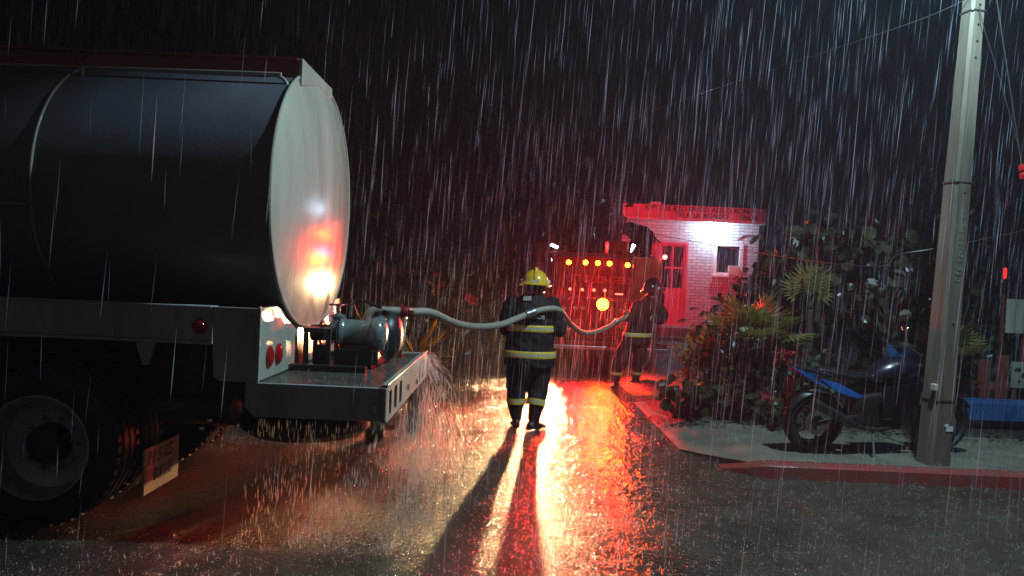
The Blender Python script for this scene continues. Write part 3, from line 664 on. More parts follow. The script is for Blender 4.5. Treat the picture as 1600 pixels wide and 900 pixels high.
X, Y = 0.225, 8.16
B = Body(); B.hands = []; B.ground = 0
B.torso([((X, Y, 0.70), 0.290, 0.205), ((X, Y, 0.86), 0.278, 0.20), ((X, Y, 1.02), 0.262, 0.195), ((X, Y, 1.18), 0.262, 0.195), ((X + .005, Y, 1.31), 0.262, 0.185), ((X + 0.01, Y, 1.40), 0.225, 0.16), ((X + 0.015, Y + .01, 1.46), 0.14, 0.12), ((X + .02, Y + .01, 1.52), 0.085, 0.085)], (1, 0, 0), (0, 1, 0))
LL = B.limb([(X - 0.125, Y, 0.86), (X - 0.13, Y + 0.03, 0.50), (X - 0.125, Y + 0.02, 0.30), (X - 0.12, Y + 0.02, 0.13)], [0.135, 0.125, 0.105, 0.092, 0.062])
RL = B.limb([(X + 0.125, Y, 0.86), (X + 0.115, Y + 0.02, 0.50), (X + 0.095, Y - 0.03, 0.30), (X + 0.075, Y - 0.05, 0.13)], [0.135, 0.125, 0.105, 0.092, 0.062])
B.boot((X - 0.12, Y + 0.02, 0.12), (-0.15, 1, 0)); B.boot((X + 0.075, Y - 0.05, 0.12), (0.75, 0.65, 0))
RA = B.limb([(X + 0.22, Y, 1.385), (X + 0.285, Y - 0.03, 1.24), (X + 0.315, Y - 0.01, 1.11), (X + 0.27, Y + 0.14, 1.14), (X + 0.16, Y + 0.29, 1.22)], [0.095, 0.09, 0.082, 0.072, 0.05])
LA = B.limb([(X - 0.21, Y, 1.385), (X - 0.262, Y - 0.01, 1.24), (X - 0.27, Y + 0.03, 1.09), (X - 0.21, Y + 0.18, 1.08), (X - 0.08, Y + 0.32, 1.13)], [0.09, 0.085, 0.078, 0.068, 0.05])
B.hand((X + 0.15, Y + 0.30, 1.225), (-0.5, 0.7, 0.4), (-0.3, -0.3, 1)); B.hand((X - 0.07, Y + 0.33, 1.135), (0.6, 0.7, 0.3), (0.3, -0.3, 1))
B.head((X + 0.03, Y + 0.025, 1.60), (0.05, 1, -0.12), (0.02, 0.1, 1))
F1 = B.finish('person', (X, Y, 0), 'firefighter in black coat and yellow helmet seen from behind, hose across the back', 0.011, 0.015, M['coat'])
B.band_torso(2.42, 2.88); B.band_torso(0.62, 1.10)
B.band_limb(*LL, 0.60, 0.72, 0.013); B.band_limb(*RL, 0.60, 0.72, 0.013)
B.band_limb(*RA, 0.78, 0.86); B.band_limb(*LA, 0.78, 0.86)
B.helmet(M['helmet_yellow'], 1.02)
def back_text(u_, s_, sz, x0, z0):
    return text('back_lettering', s_, sz, ((x0, Y - 0.212, z0), (1, 0, 0), (0, 0.12, 1)), M['silver_band'], u_, 0.006)
back_text(F1, 'BOMBEROS', 0.058, X - 0.155, 1.235)
k = MB(); k.prism([(X - 0.10, 1.425), (X - 0.01, 1.43), (X - 0.01, 1.475), (X - 0.095, 1.47)], 'y', Y - 0.165, Y - 0.12); k.build('collar_label', M['silver_band'], F1)

# second firefighter pulling the hose in front of the engine
B = Body(); B.hands = []; B.ground = 0
cx, cyy = 2.02, 11.78
fu = Vector((0.80, 0.6, 0)).normalized(); fv = Vector((-0.6, 0.80, 0)).normalized()   # across, forward
B.torso([((2.015, cyy, 0.70), 0.265, 0.20), ((2.03, cyy, 0.86), 0.25, 0.195), ((2.06, cyy, 1.02), 0.235, 0.185), ((2.11, cyy, 1.18), 0.245, 0.185), ((2.16, cyy, 1.30), 0.24, 0.175), ((2.19, cyy, 1.37), 0.20, 0.15), ((2.205, cyy, 1.43), 0.12, 0.11), ((2.215, cyy, 1.49), 0.08, 0.08)], fu, fv)
LL = B.limb([(1.94, 11.72, 0.84), (1.76, 11.62, 0.48), (1.70, 11.62, 0.28), (1.70, 11.64, 0.13)], [0.13, 0.12, 0.10, 0.088, 0.062])
RL = B.limb([(2.10, 11.86, 0.84), (2.07, 11.80, 0.48), (2.06, 11.84, 0.28), (2.05, 11.88, 0.13)], [0.13, 0.12, 0.10, 0.088, 0.062])
B.boot((1.70, 11.64, 0.12), (-0.3, -0.7, 0)); B.boot((2.05, 11.88, 0.12), (0.8, -0.5, 0))
LA = B.limb([(1.99, 11.66, 1.31), (1.93, 11.56, 1.19), (1.90, 11.52, 1.08), (1.86, 11.56, 1.10), (1.80, 11.62, 1.15)], [0.088, 0.085, 0.075, 0.065, 0.05])
RA = B.limb([(2.34, 11.90, 1.31), (2.42, 11.84, 1.20), (2.40, 11.76, 1.10), (2.25, 11.70, 1.12), (2.10, 11.72, 1.15)], [0.092, 0.09, 0.08, 0.068, 0.05])
B.hand((1.80, 11.60, 1.19), (0.1, 0.3, -0.5), (0.1, -0.9, -0.2)); B.hand((2.10, 11.72, 1.19), (-0.3, 0.1, -0.6), (0.1, -0.9, -0.2))
B.head((2.235, cyy - 0.01, 1.565), (-0.75, -0.5, -0.2), (0.05, 0, 1))
F2 = B.finish('person', (1.9, 11.75, 0), 'firefighter in dark gear with a painted red wash, pulling the hose in front of the fire engine', 0.012, 0.011, M['coat_red_wash'])
B.band_torso(0.7, 1.1); B.band_limb(*LL, 0.70, 0.80, 0.013); B.band_limb(*RL, 0.70, 0.80, 0.013); B.band_limb(*LA, 0.80, 0.88); B.band_limb(*RA, 0.80, 0.88)
B.helmet(M['helmet_dark'], 0.98)
k = MB(); k.obox((2.36, 11.98, 1.42), (0.085, 0.03, 0), (-0.03, 0.08, 0), (0, 0, 0.10)); k.build('back_pack', M['coat'], F2, bevel=0.03)

# third firefighter crouching on the engine deck
B = Body(); B.hands = []; B.ground = 2.02
cy3 = 14.95
P3 = [(2.74, cy3, 2.36), (2.74, cy3, 2.46), (2.68, cy3, 2.57), (2.58, cy3, 2.66), (2.48, cy3, 2.70), (2.41, cy3, 2.705)]
rs = []
for k, (a, b_) in enumerate(((0.20, 0.14), (0.235, 0.165), (0.245, 0.17), (0.24, 0.165), (0.19, 0.14), (0.10, 0.09))):
    p = Vector(P3[k]); tn = (Vector(P3[min(k + 1, 5)]) - Vector(P3[max(k - 1, 0)])).normalized(); nn = tn.cross(Vector((0, 1, 0)))
    rs.append([p + Vector((0, 1, 0)) * a * math.cos(q) + nn * b_ * math.sin(q) for q in [2 * PI * i / 24 for i in range(24)]])
B.m.rings(rs); B.tu = Vector((0, 1, 0)); B.tv = Vector((1, 0, 0)); B.ts = [((2.74, cy3, 2.3), 0.2, 0.16), ((2.74, cy3, 2.5), 0.2, 0.16)]
for q in (-1, 1):
    B.limb([(2.70, cy3 + 0.12 * q, 2.34), (2.46, cy3 + 0.15 * q, 2.30), (2.42, cy3 + 0.15 * q, 2.16)], [0.12, 0.105, 0.10])
    B.limb([(2.42, cy3 + 0.15 * q, 2.14), (2.62, cy3 + 0.14 * q, 2.12), (2.80, cy3 + 0.13 * q, 2.13)], [0.095, 0.085, 0.07])
    B.limb([(2.50, cy3 + 0.20 * q, 2.64), (2.46, cy3 + 0.26 * q, 2.50), (2.40, cy3 + 0.24 * q, 2.40), (2.33, cy3 + 0.14 * q, 2.33)], [0.09, 0.08, 0.07, 0.05])
    B.hand((2.33, cy3 + 0.14 * q, 2.33), (-0.6, -0.3 * q, -0.5), (0.3, -0.5 * q, -0.6))
B.head((2.325, cy3, 2.70), (-0.9, -0.1, -0.45), (-0.4, 0, 0.9))
F3 = B.finish('person', (2.6, cy3, 2.05), 'dark crouching firefighter bent forward on top of the fire engine', 0.012, 0.011, M['coat'])
B.helmet(M['helmet_dark'], 0.92)

# ================================================================== FIRE ENGINE
EN = empty('fire_engine', (1.7, 16.8, 0), 'red fire engine with rows of amber lamps facing the camera, white building behind', 'fire engine')
ey = 14.0
t = MB(); t.box(0.56, 2.26, ey, 19.4, 0.55, 2.04); t.build('body', M['engine_red'], EN, bevel=0.03)
t = MB(); t.box(2.262, 2.84, ey + 0.06, 18.9, 0.55, 2.04); t.build('side_locker', M['engine_cream'], EN, bevel=0.02)
t = MB(); t.prism([(2.28, 1.52), (2.82, 1.52), (2.82, 2.15), (2.28, 2.15)], 'y', ey + 0.025, ey + 0.058); t.build('locker_door', M['engine_cream'], EN, bevel=0.01)
t = MB(); t.box(2.845, 2.875, ey + 0.05, ey + 0.6, 1.45, 2.12); t.build('locker_edge', M['black'], EN, bevel=0.006)
t = MB(); t.box(0.56, 2.26, ey, ey + 0.05, 2.042, 2.19); t.box(0.56, 0.61, ey + 0.052, 18.2, 2.042, 2.19); t.box(2.80, 2.85, ey + 0.2, 18.2, 2.042, 2.15); t.build('hose_bed_wall', M['engine_red'], EN, bevel=0.008)
t = MB(); t.box(0.75, 2.25, ey - 0.022, ey - 0.002, 1.35, 2.10); t.build('rear_door', M['engine_red'], EN, bevel=0.008)
t = MB(); t.box(0.68, 2.28, ey - 0.02, ey - 0.002, 0.62, 1.27); t.build('rear_panel', M['engine_red'], EN, bevel=0.008)
t = MB(); t.box(1.80, 2.18, ey + 0.1, ey + 0.55, 2.045, 2.44); t.build('roof_box', M['engine_red'], EN, bevel=0.01)
t = MB(); t.box(0.41, 0.545, ey - 0.06, ey + 0.12, 0.5, 2.24); t.build('corner_post', M['engine_red'], EN, bevel=0.015)
t = MB(); t.box(0.39, 0.68, ey - 0.08, ey + 0.14, 2.245, 2.37); t.build('post_cap', M['engine_red'], EN, bevel=0.015)
t = MB(); t.box(0.55, 0.62, ey - 0.03, ey - 0.002, 0.6, 2.0); t.build('hand_rail', M['black'], EN, bevel=0.01)
t = MB(); t.box(0.40, 2.9, ey - 0.5, ey - 0.03, 0.40, 0.47); t.build('rear_step', M['steel'], EN, bevel=0.008)
t = MB(); t.box(0.42, 2.88, ey - 0.49, ey - 0.46, 0.47, 0.56); t.build('step_lip', M['engine_red'], EN, bevel=0.005)
for x in (0.75, 2.45):
    t = MB(); t.lathe([(0, 0.28), (0.01, 0.44), (0.05, 0.48), (0.2, 0.48), (0.25, 0.44), (0.26, 0.28), (0.2, 0.25), (0.08, 0.2)], (x, 15.6, 0.48), (1 if x < 1 else -1, 0, 0), 36); t.build('wheel', M['rubber'], EN, True)
t = MB(); t.box(0.6, 2.8, 15, 15.3, 0.40, 0.55); t.box(0.7, 2.7, 15.4, 19, 0.42, 0.545); t.build('underframe', M['black'], EN)
t = MB(); t.box(0.62, 2.8, 18.5, 20.3, 0.5, 1.4); t.prism([(18.6, 1.402), (20.25, 1.402), (20.0, 2.12), (18.7, 2.12)], 'x', 0.68, 2.74); t.build('cab', M['engine_red'], EN, bevel=0.03)
text('engine_lettering', 'UITC', 0.20, ((1.0, ey - 0.028, 1.63), (1, 0, 0), (0, 0, 1)), M['gold_text'], EN, 0.01)
text('engine_lettering', 'LONGERY', 0.20, ((1.47, ey - 0.028, 1.625), (1, 0, 0), (0, 0, 1)), M['gold_text'], EN, 0.01, space=0.86)
for x in (0.72, 2.262):
    t = MB(); t.tube([(x, ey - 0.03, 1.35), (x, ey - 0.09, 1.40), (x, ey - 0.09, 2.0), (x, ey - 0.03, 2.05)], 0.016, 8); t.build('grab_bar', M['chrome'], EN, True)
for z in (1.335, 1.30, 2.125): t = MB(); t.box(0.64, 2.25, ey - 0.03, ey - 0.001, z, z + 0.018); t.build('trim_strip', M['chrome'], EN)
for x in (1.10, 1.45, 1.95): t = MB(); t.box(x, x + 0.012, ey - 0.026, ey - 0.003, 0.64, 1.25); t.build('panel_seam', M['black'], EN)
for (x, z) in ((0.85, 1.12), (0.99, 1.12), (0.85, 0.98), (1.22, 1.14), (1.36, 1.14), (2.08, 1.12), (2.20, 1.12)):
    t = MB(); t.lathe([(0, 0.05), (0.02, 0.05), (0.022, 0.042)], (x, ey - 0.02, z), (0, -1, 0), 18); gg = t.build('gauge', M['chrome'], EN, True)
    t = MB(); t.cyl((x, ey - 0.0425, z), (x, ey - 0.0445, z), 0.038, 16); t.build('dial', M['plastic_white'], gg)
for (x, z) in ((1.28, 0.86), (2.10, 0.86), (0.90, 0.80)):
    t = MB(); t.lathe([(0, 0.075), (0.05, 0.075), (0.06, 0.09), (0.12, 0.09), (0.125, 0.02)], (x, ey - 0.02, z), (0, -1, 0), 20); t.build('hose_outlet', M['steel'], EN, True)
for (x, z) in ((1.15, 1.9), (1.95, 1.42), (1.02, 0.72)): t = MB(); t.box(x, x + 0.12, ey - 0.045, ey - 0.023, z, z + 0.03); t.build('door_handle', M['chrome'], EN, bevel=0.006)
for k in range(5): t = MB(); t.cyl((0.415, ey - 0.075, 0.75 + k * 0.3), (0.54, ey - 0.075, 0.75 + k * 0.3), 0.012, 8); t.build('ladder_rung', M['steel'], EN, True)
def round_lamp(name, c, r, m, parent=EN, proud=0.10):
    c = Vector(c); h = MB(); h.lathe([(0, r * 0.9), (proud * 0.5, r * 1.12), (proud * 0.9, r * 1.16), (proud * 0.9, r * 1.06), (proud * 0.66, r * 1.02)], c, (0, -1, 0), 22); ho = h.build('lamp_housing', M['chrome'], parent, True)
    h = MB(); h.lathe([(proud * 0.67, r), (proud * 0.72, r * 0.9), (proud * 0.78, r * 0.5), (proud * 0.8, 0.0)], c, (0, -1, 0), 22); h.build(name, m, ho, True); return ho
AMB = (1.0, 0.42, 0.08)
for (x, z) in ((1.045, 1.99), (1.36, 2.0), (1.59, 2.0), (1.81, 2.0), (2.15, 1.985)):
    round_lamp('amber_lens', (x, ey - 0.022, z), 0.042, M['amber'])
    lamp('amber_light', 'POINT', (x, ey - 0.30, z), 1.6, (1.0, 0.03, 0.004), EN, 0.04); lamp('amber_beam', 'SPOT', (x, ey - 0.16, z), 38, (1.0, 0.12, 0.003), EN, 0.04, aim=(x * 0.8, 8.0, 0.0), size=66, blend=0.7)
for (x, z) in ((1.09, 1.49), (1.32, 1.49), (1.54, 1.49), (1.745, 1.49)): round_lamp('small_lens', (x, ey - 0.022, z), 0.028, M['amber_dim']); lamp('small_red_light', 'SPOT', (x, ey - 0.16, z), 620, (1.0, 0.004, 0.014), EN, 0.05, aim=(x + 0.1, 8.5, 0.0), size=76, blend=0.7)
t = MB(); t.box(1.95, 2.10, ey - 0.05, ey - 0.023, 1.42, 1.445); t.build('strip_lamp', M['amber_dim'], EN, bevel=0.004)
round_lamp('big_lens', (1.71, ey - 0.022, 1.23), 0.105, M['big_amber'], proud=0.14)
lamp('big_amber_light', 'SPOT', (1.71, ey - 0.30, 1.23), 480, (1.0, 0.085, 0.003), EN, 0.09, aim=(1.35, 8, 0.0), size=72, blend=0.7)
# work lamp, low on the left corner
h = MB(); h.box(0.56, 0.72, ey - 0.30, ey - 0.05, 0.56, 0.70); wl = h.build('work_lamp', M['black'], EN, bevel=0.01)
h = MB(); h.box(0.575, 0.705, ey - 0.312, ey - 0.302, 0.575, 0.685); h.build('work_lens', M['warm_lens'], wl)
lamp('work_light', 'SPOT', (0.64, ey - 0.34, 0.63), 1900, (1.0, 0.58, 0.26), EN, 0.06, aim=(-1.30, 6.5, 0.05), size=48, blend=0.8)
# white lamps
t = MB(); t.tube([(0.70, ey - 0.05, 2.31), (0.83, ey - 0.05, 2.26)], 0.028, 10); t.build('tube_lamp', M['cold_lens'], EN, True)
t = MB(); t.lathe([(0, 0.012), (0.02, 0.014), (0.14, 0.036), (0.155, 0.03)], (2.22, ey + 0.03, 2.24), (0.35, 0, 0.9), 14); t.build('spot_lamp', M['cold_lens'], EN, True)
t = MB(); t.sphere((2.86, ey - 0.02, 2.17), 0.045); t.build('side_beacon', M['red_lit'], EN, True)
lamp('beacon_light', 'SPOT', (2.98, ey - 0.02, 2.25), 1700, (1.0, 0.015, 0.05), EN, 0.05, aim=(3.9, 21, 2.8), size=50, blend=0.5)
t = MB(); t.lathe([(0, 0.07), (0.02, 0.075), (0.09, 0.065), (0.12, 0.03)], (1.2, 18.0, 2.12), (0, 0, 1), 18); t.build('roof_beacon', M['red_lit'], EN, True)
lamp('roof_beacon_light', 'POINT', (1.2, 18.0, 2.5), 40, (1.0, 0.03, 0.03), EN, 0.08)

# ================================================================== BUILDING
BL = empty('building', (6.0, 23, 0), 'small white painted brick building with lettered red fascia and a lit wall lamp', 'building')
by = 21.0
def wall_piece(x0, x1, z0, z1, y0=by, y1=by + 0.2): return (x0, x1, y0, y1, z0, z1)
t = MB()
for p in ((3.05, 4.10, 0, 3.42), (4.10, 4.95, 0, 0.5), (4.10, 4.95, 2.86, 3.42), (4.95, 5.66, 0, 3.42), (5.66, 6.50, 0, 1.97), (5.66, 6.50, 2.88, 3.42), (6.50, 6.93, 0, 3.42)): t.box(*wall_piece(*p))
t.box(3.05, 3.25, by + 0.2, 26, 0, 3.42); t.box(6.73, 6.93, by + 0.2, 26, 0, 3.42); t.box(3.25, 6.73, 25.8, 26, 0, 3.42)
t.build('wall', M['brick'], BL)
t = MB(); t.box(2.98, 7.0, by - 0.38, 26.1, 3.425, 3.50); t.build('roof_slab', M['frame_white'], BL, bevel=0.01)
t = MB(); t.box(2.98, 7.0, by - 0.40, by - 0.28, 3.502, 3.86); fa = t.build('fascia', M['fascia'], BL, bevel=0.01)
words('lettering', "K'PTTOE EZO EN DO AGE D RONEP", 0.185, ((3.60, by - 0.406, 3.70), (1, 0, 0), (0, 0, 1)), M['ink'], fa)
words('lettering', 'TELA LA RONDO     ENOA', 0.185, ((4.45, by - 0.406, 3.53), (1, 0, 0), (0, 0, 1)), M['ink'], fa)
t = MB(); t.box(3.9, 5.15, by - 0.9, by - 0.01, 0, 0.48); t.box(4.0, 5.05, by - 1.2, by - 0.91, 0, 0.24); t.build('door_step', M['concrete'], BL, bevel=0.01)
# door: frame, leaf with four panes and a lower panel
t = MB(); t.box(4.10, 4.165, by - 0.03, by + 0.1, 0.5, 2.86); t.box(4.885, 4.95, by - 0.03, by + 0.1, 0.5, 2.86); t.box(4.166, 4.884, by - 0.03, by + 0.1, 2.79, 2.86); dr = t.build('door', M['door_red'], BL)
t = MB()
for a in ((4.17, 4.23), (4.50, 4.55), (4.82, 4.88)): t.box(a[0], a[1], by + 0.02, by + 0.06, 1.5, 2.785)
for z in (1.5, 2.10, 2.735): t.box(4.231, 4.819, by + 0.022, by + 0.058, z, z + 0.05)
t.box(4.17, 4.88, by + 0.02, by + 0.06, 0.5, 1.498); t.build('door_leaf', M['door_red'], dr)
for x0, x1 in ((4.23, 4.50), (4.55, 4.82)):
    for z0, z1 in ((1.55, 2.10), (2.15, 2.735)):
        t = MB(); t.box(x0, x1, by + 0.036, by + 0.044, z0, z1); t.build('pane', M['glass'], dr)
t = MB(); t.cyl((4.26, by + 0.02, 1.42), (4.26, by - 0.05, 1.42), 0.03, 12); t.build('door_knob', M['chrome'], dr, True)
t = MB(); t.box(5.66, 5.76, by - 0.04, by + 0.1, 1.97, 2.88); t.box(6.40, 6.50, by - 0.04, by + 0.1, 1.97, 2.88); t.box(5.761, 6.399, by - 0.04, by + 0.1, 2.80, 2.88); t.box(5.761, 6.399, by - 0.04, by + 0.1, 1.97, 2.05); wd = t.build('window', M['frame_white'], BL)
t = MB(); t.box(5.761, 6.399, by + 0.03, by + 0.04, 2.051, 2.799); t.build('pane', M['glass'], wd)
t = MB(); t.box(5.60, 6.56, by - 0.10, by - 0.042, 1.92, 1.968); t.build('sill', M['frame_white'], wd)
t = MB(); t.box(6.08, 6.38, by - 0.13, by - 0.045, 1.97, 2.25); t.build('window_box', M['engine_cream'], wd, bevel=0.01)
t = MB(); t.lathe([(0, 0.05), (0.06, 0.07), (0.07, 0.10)], (5.64, by - 0.002, 3.29), (0, -1, 0), 18); lm = t.build('wall_lamp', M['steel'], BL, True)
t = MB(); t.lathe([(0.072, 0.095), (0.12, 0.08), (0.15, 0.03)], (5.64, by - 0.002, 3.29), (0, -1, 0), 18); t.build('lamp_lens', M['wall_lens'], lm, True)
lamp('wall_light', 'POINT', (5.64, by - 0.30, 3.26), 130, (0.42, 0.72, 1.0), BL, 0.06)
t = MB(); t.tube([(6.9, by - 0.02, 3.0), (6.9, by - 0.02, 3.12), (6.5, by - 0.02, 3.12), (6.35, by - 0.02, 3.02)], 0.02, 8); t.build('wall_pipe', M['steel'], BL, True)
t = MB(); t.box(3.75, 4.05, by - 0.36, by - 0.1, 3.87, 3.93); t.build('roof_lamp', M['plastic_white'], BL)

# ================================================================== UTILITY POLE, STREET LAMP, CABLES
PO = empty('utility_pole', (3.965, 6.8, 0.12), 'tall square concrete utility pole leaning slightly beside the red kerb', 'utility pole')
def pole_c(z): return 3.965 + (z - 0.12) * 0.036
t = MB(); rs = []
for z in (0.10, 1, 2, 3, 4, 5, 6, 7, 7.8):
    k = (z - 0.1) / 7.7; hw = 0.112 - 0.070 * k; hd = 0.105 - 0.055 * k; c = pole_c(z); ch = 0.022
    rot = R(13)
    pts = [(-hw + ch, -hd), (hw - ch, -hd), (hw, -hd + ch), (hw, hd - ch), (hw - ch, hd), (-hw + ch, hd), (-hw, hd - ch), (-hw, -hd + ch)]
    rs.append([(c + p * math.cos(rot) - q * math.sin(rot), 6.83 + p * math.sin(rot) + q * math.cos(rot), z) for p, q in pts])
t.rings(rs); t.build('shaft', M['concrete_pole'], PO)
pr = Vector((math.cos(R(13)), math.sin(R(13)), 0)); pf = Vector((math.sin(R(13)), -math.cos(R(13)), 0))
def pole_face(z, d=0.0, s_=0.0):
    k = (z - 0.1) / 7.7; return Vector((pole_c(z), 6.83, z)) + pf * (0.105 - 0.055 * k + d) + pr * s_
for z in (0.72, 2.72, 4.28):
    t = MB(); k = (z - 0.1) / 7.7; hw = 0.112 - 0.070 * k + 0.006; hd = 0.105 - 0.055 * k + 0.006; c = Vector((pole_c(z), 6.83, z)); rr = []
    for dz in (-0.006, 0.006): rr.append([c + pr * p * hw + pf * q * hd + Vector((0, 0, dz)) for p, q in ((-0.86, 1), (0.86, 1), (1, 0.86), (1, -0.86), (0.86, -1), (-0.86, -1), (-1, -0.86), (-1, 0.86))])
    t.rings(rr); t.build('steel_band', M['steel'], PO)
for z in (2.62, 1.42, 4.15, 4.0, 3.85, 4.33):
    t = MB(); a = pole_face(z, -0.004); t.cyl(a, a + pf * 0.008, 0.011, 10); t.build('bolt_hole', M['ink'], PO)
lt = text('cast_lettering', 'CFE 12-750 PC 07', 0.085, (pole_face(1.80, 0.0015, 0.035), Vector((0.036, 0.011, 1)), -pr), M['cast'], PO, 0.004, space=1.05)
t = MB(); a = pole_face(0.46, 0.003); t.obox(a + pr * 0.05, pr * 0.035, pf * 0.003, (0, 0, 0.022)); t.obox(a + pr * 0.02 + Vector((0, 0, 0.03)), pr * 0.02, pf * 0.003, (0, 0, 0.012)); t.build('paper_scrap', M['plastic_white'], PO)
t = MB(); a = pole_face(0.84, 0.0, -0.13); t.obox(a + pf * -0.02, pr * 0.02, pf * 0.03, (0, 0, 0.03)); t.build('clip', M['engine_cream'], PO, bevel=0.006)
LX, LY, LZ = 3.30, 5.10, 6.00
t = MB(); t.tube(spline([(pole_c(6.2), 6.78, 6.2), (4.15, 6.4, 6.32), (3.75, 5.75, 6.36), (LX + 0.1, LY + 0.15, 6.32)], 6), 0.03, 10); t.build('lamp_arm', M['steel'], PO, True)
t = MB(); t.lathe([(0, 0.03), (0.05, 0.07), (0.12, 0.10), (0.15, 0.17), (0.18, 0.18)], (LX, LY, LZ + 0.36), (0, 0, -1), 22); lh = t.build('lamp_head', M['steel'], PO, True)
t = MB(); t.lathe([(0.182, 0.16), (0.23, 0.13), (0.26, 0.05)], (LX, LY, LZ + 0.36), (0, 0, -1), 22); t.build('lamp_glass', M['street_lens'], lh, True)
lamp('street_light', 'SPOT', (LX, LY, LZ), 1500, (0.56, 0.87, 1.0), PO, 0.10, aim=(LX - 0.63, LY + 0.1, 0), size=117, blend=0.2)
def cable(label, pts, r=0.006, k=8):
    t = MB(); t.tube(spline(pts, k), r, 6); return tag(t.build('cable', M['cable'], None, True), label, 'cable')
cable('outer of two stay wires slanting down right of the pole', [(4.17, 6.75, 4.9), (4.278, 6.75, 4.377), (4.6, 6.75, 2.825), (5.18, 6.75, 0.11)], 0.006, 4)
cable('inner thin wire hanging down beside the pole', [(4.11, 6.73, 4.30), (4.16, 6.72, 4.1), (4.35, 6.73, 3.6), (4.55, 6.74, 3.02), (4.62, 6.75, 2.75)], 0.004, 6)
cable('bright service cable arriving at the pole near the top edge', [(4.05, 6.78, 4.40), (3.746, 6.95, 4.262), (3.2, 7.6, 4.15), (2.3, 10, 4.2), (0.6, 21, 5.2)], 0.0045, 8)
cable('faint cable crossing behind the pole at head height', [(5.9, 7.2, 2.62), (4.95, 7.2, 2.344), (3.842, 7.25, 2.078), (3.1, 8.0, 2.0), (2.0, 20.5, 3.3)], 0.005, 8)
t = MB(); t.lathe([(0, 0.012), (0.01, 0.03), (0.05, 0.035), (0.07, 0.02), (0.09, 0.035), (0.13, 0.03), (0.14, 0.012)], (4.585, 6.75, 2.90), (0.2, 0, -0.98), 14)
tag(t.build('insulator', M['redlens'], None, True), 'small red insulator on the stay wire at the right edge', 'insulator')

# ================================================================== MOTORCYCLE
MO = bpy.data.objects.new('motorcycle', None); C.objects.link(MO)
tag(MO, 'dark sports motorcycle with a blue upswept tail parked behind the pole', 'motorcycle')
MWORLD = Matrix.Translation((2.94, 7.12, 0.125)) @ Matrix.Rotation(R(9), 4, 'Z') @ Matrix.Rotation(R(6), 4, 'X')
def mpart(mb, name, m, smooth=True, bevel=0.0, parent=None):
    o = mb.build(name, m, None, smooth, bevel); o.parent = parent or MO; return o
def mwheel(x, wdt):
    t = MB(); rr = []
    for i in range(40):
        a = 2 * PI * i / 40; d = Vector((math.cos(a), 0, math.sin(a)))
        rr.append([Vector((x, 0, 0.30)) + d * (0.255 + 0.045 * math.cos(q)) + Vector((0, wdt * math.sin(q), 0)) for q in [2 * PI * j / 10 for j in range(10)]])
    t.rings(rr, closed=True); wh = mpart(t, 'wheel', M['rubber'])
    t = MB(); t.lathe([(-0.03, 0.215), (-0.035, 0.195), (0.035, 0.195), (0.03, 0.215)], (x, 0, 0.30), (0, 1, 0), 36, True); t.cyl((x, -0.06, 0.3), (x, 0.06, 0.3), 0.04, 16)
    for i in range(5):
        a = 2 * PI * i / 5; d = Vector((math.cos(a), 0, math.sin(a))); t.tube([Vector((x, 0, 0.3)) + d * 0.03, Vector((x, 0, 0.3)) + d * 0.2], [0.022, 0.016], 6)
    mpart(t, 'rim', M['black'], parent=wh)
    t = MB(); t.lathe([(0, 0.12), (0.006, 0.12), (0.006, 0.07), (0, 0.07)], (x, -0.075, 0.30), (0, 1, 0), 28, True); mpart(t, 'brake_disc', M['steel'], parent=wh)
mwheel(0, 0.07); mwheel(1.36, 0.055)
t = MB(); t.prism([(0.34, 0.28), (0.86, 0.25), (0.92, 0.5), (0.72, 0.62), (0.42, 0.58)], 'y', -0.13, 0.13); mpart(t, 'engine_block', M['black'], False, 0.03)
t = MB()
for z in (0.36, 0.40, 0.44, 0.48): t.box(0.62, 0.90, -0.142, 0.142, z, z + 0.014)
mpart(t, 'engine_fin', M['steel'], False)
t = MB()
for s_ in (-1, 1): t.tube([(0, 0.085 * s_, 0.30), (0.42, 0.10 * s_, 0.38)], [0.022, 0.03], 8)
mpart(t, 'swing_arm', M['black'])
t = MB(); t.tube(spline([(0.3, 0, 0.62), (0.55, 0, 0.70), (0.9, 0, 0.80), (1.10, 0, 0.86)], 5), 0.03, 8); t.tube([(0.95, 0, 0.78), (0.86, 0, 0.3)], 0.022, 8); mpart(t, 'frame', M['black'])
t = MB()
for s_ in (-1, 1): t.tube([(1.36, 0.075 * s_, 0.30), (1.10, 0.085 * s_, 0.92)], [0.03, 0.022], 10)
mpart(t, 'fork', M['steel'])
def hull(name, secs, m):
    t = MB(); t.rings([[(x, w_ * math.cos(q) * (1 if True else 1), zc + h * math.sin(q)) for q in [2 * PI * i / 16 for i in range(16)]] for x, w_, zc, h in secs]); return mpart(t, name, m)
hull('fuel_tank', [(0.52, 0.05, 0.74, 0.04), (0.6, 0.12, 0.78, 0.09), (0.75, 0.15, 0.82, 0.13), (0.92, 0.14, 0.83, 0.11), (1.04, 0.06, 0.82, 0.05)], M['bike_purple'])
hull('seat', [(-0.02, 0.05, 0.81, 0.02), (0.1, 0.10, 0.795, 0.035), (0.3, 0.12, 0.76, 0.04), (0.52, 0.09, 0.74, 0.04), (0.6, 0.05, 0.75, 0.03)], M['bike_black'])
def plate2(name, poly, yo, yi, m, th=0.012):
    for s_ in (-1, 1):
        t = MB(); n = len(poly); v0 = [(x, s_ * (yo + dy), z) for x, z, dy in poly]; v1 = [(x, s_ * (yo + dy - th), z) for x, z, dy in poly]
        t.add(v0 + v1, [tuple(range(n)), tuple(range(n, 2 * n))[::-1]] + [(i, (i + 1) % n, n + (i + 1) % n, n + i) for i in range(n)]); mpart(t, name, m, False, 0.003)
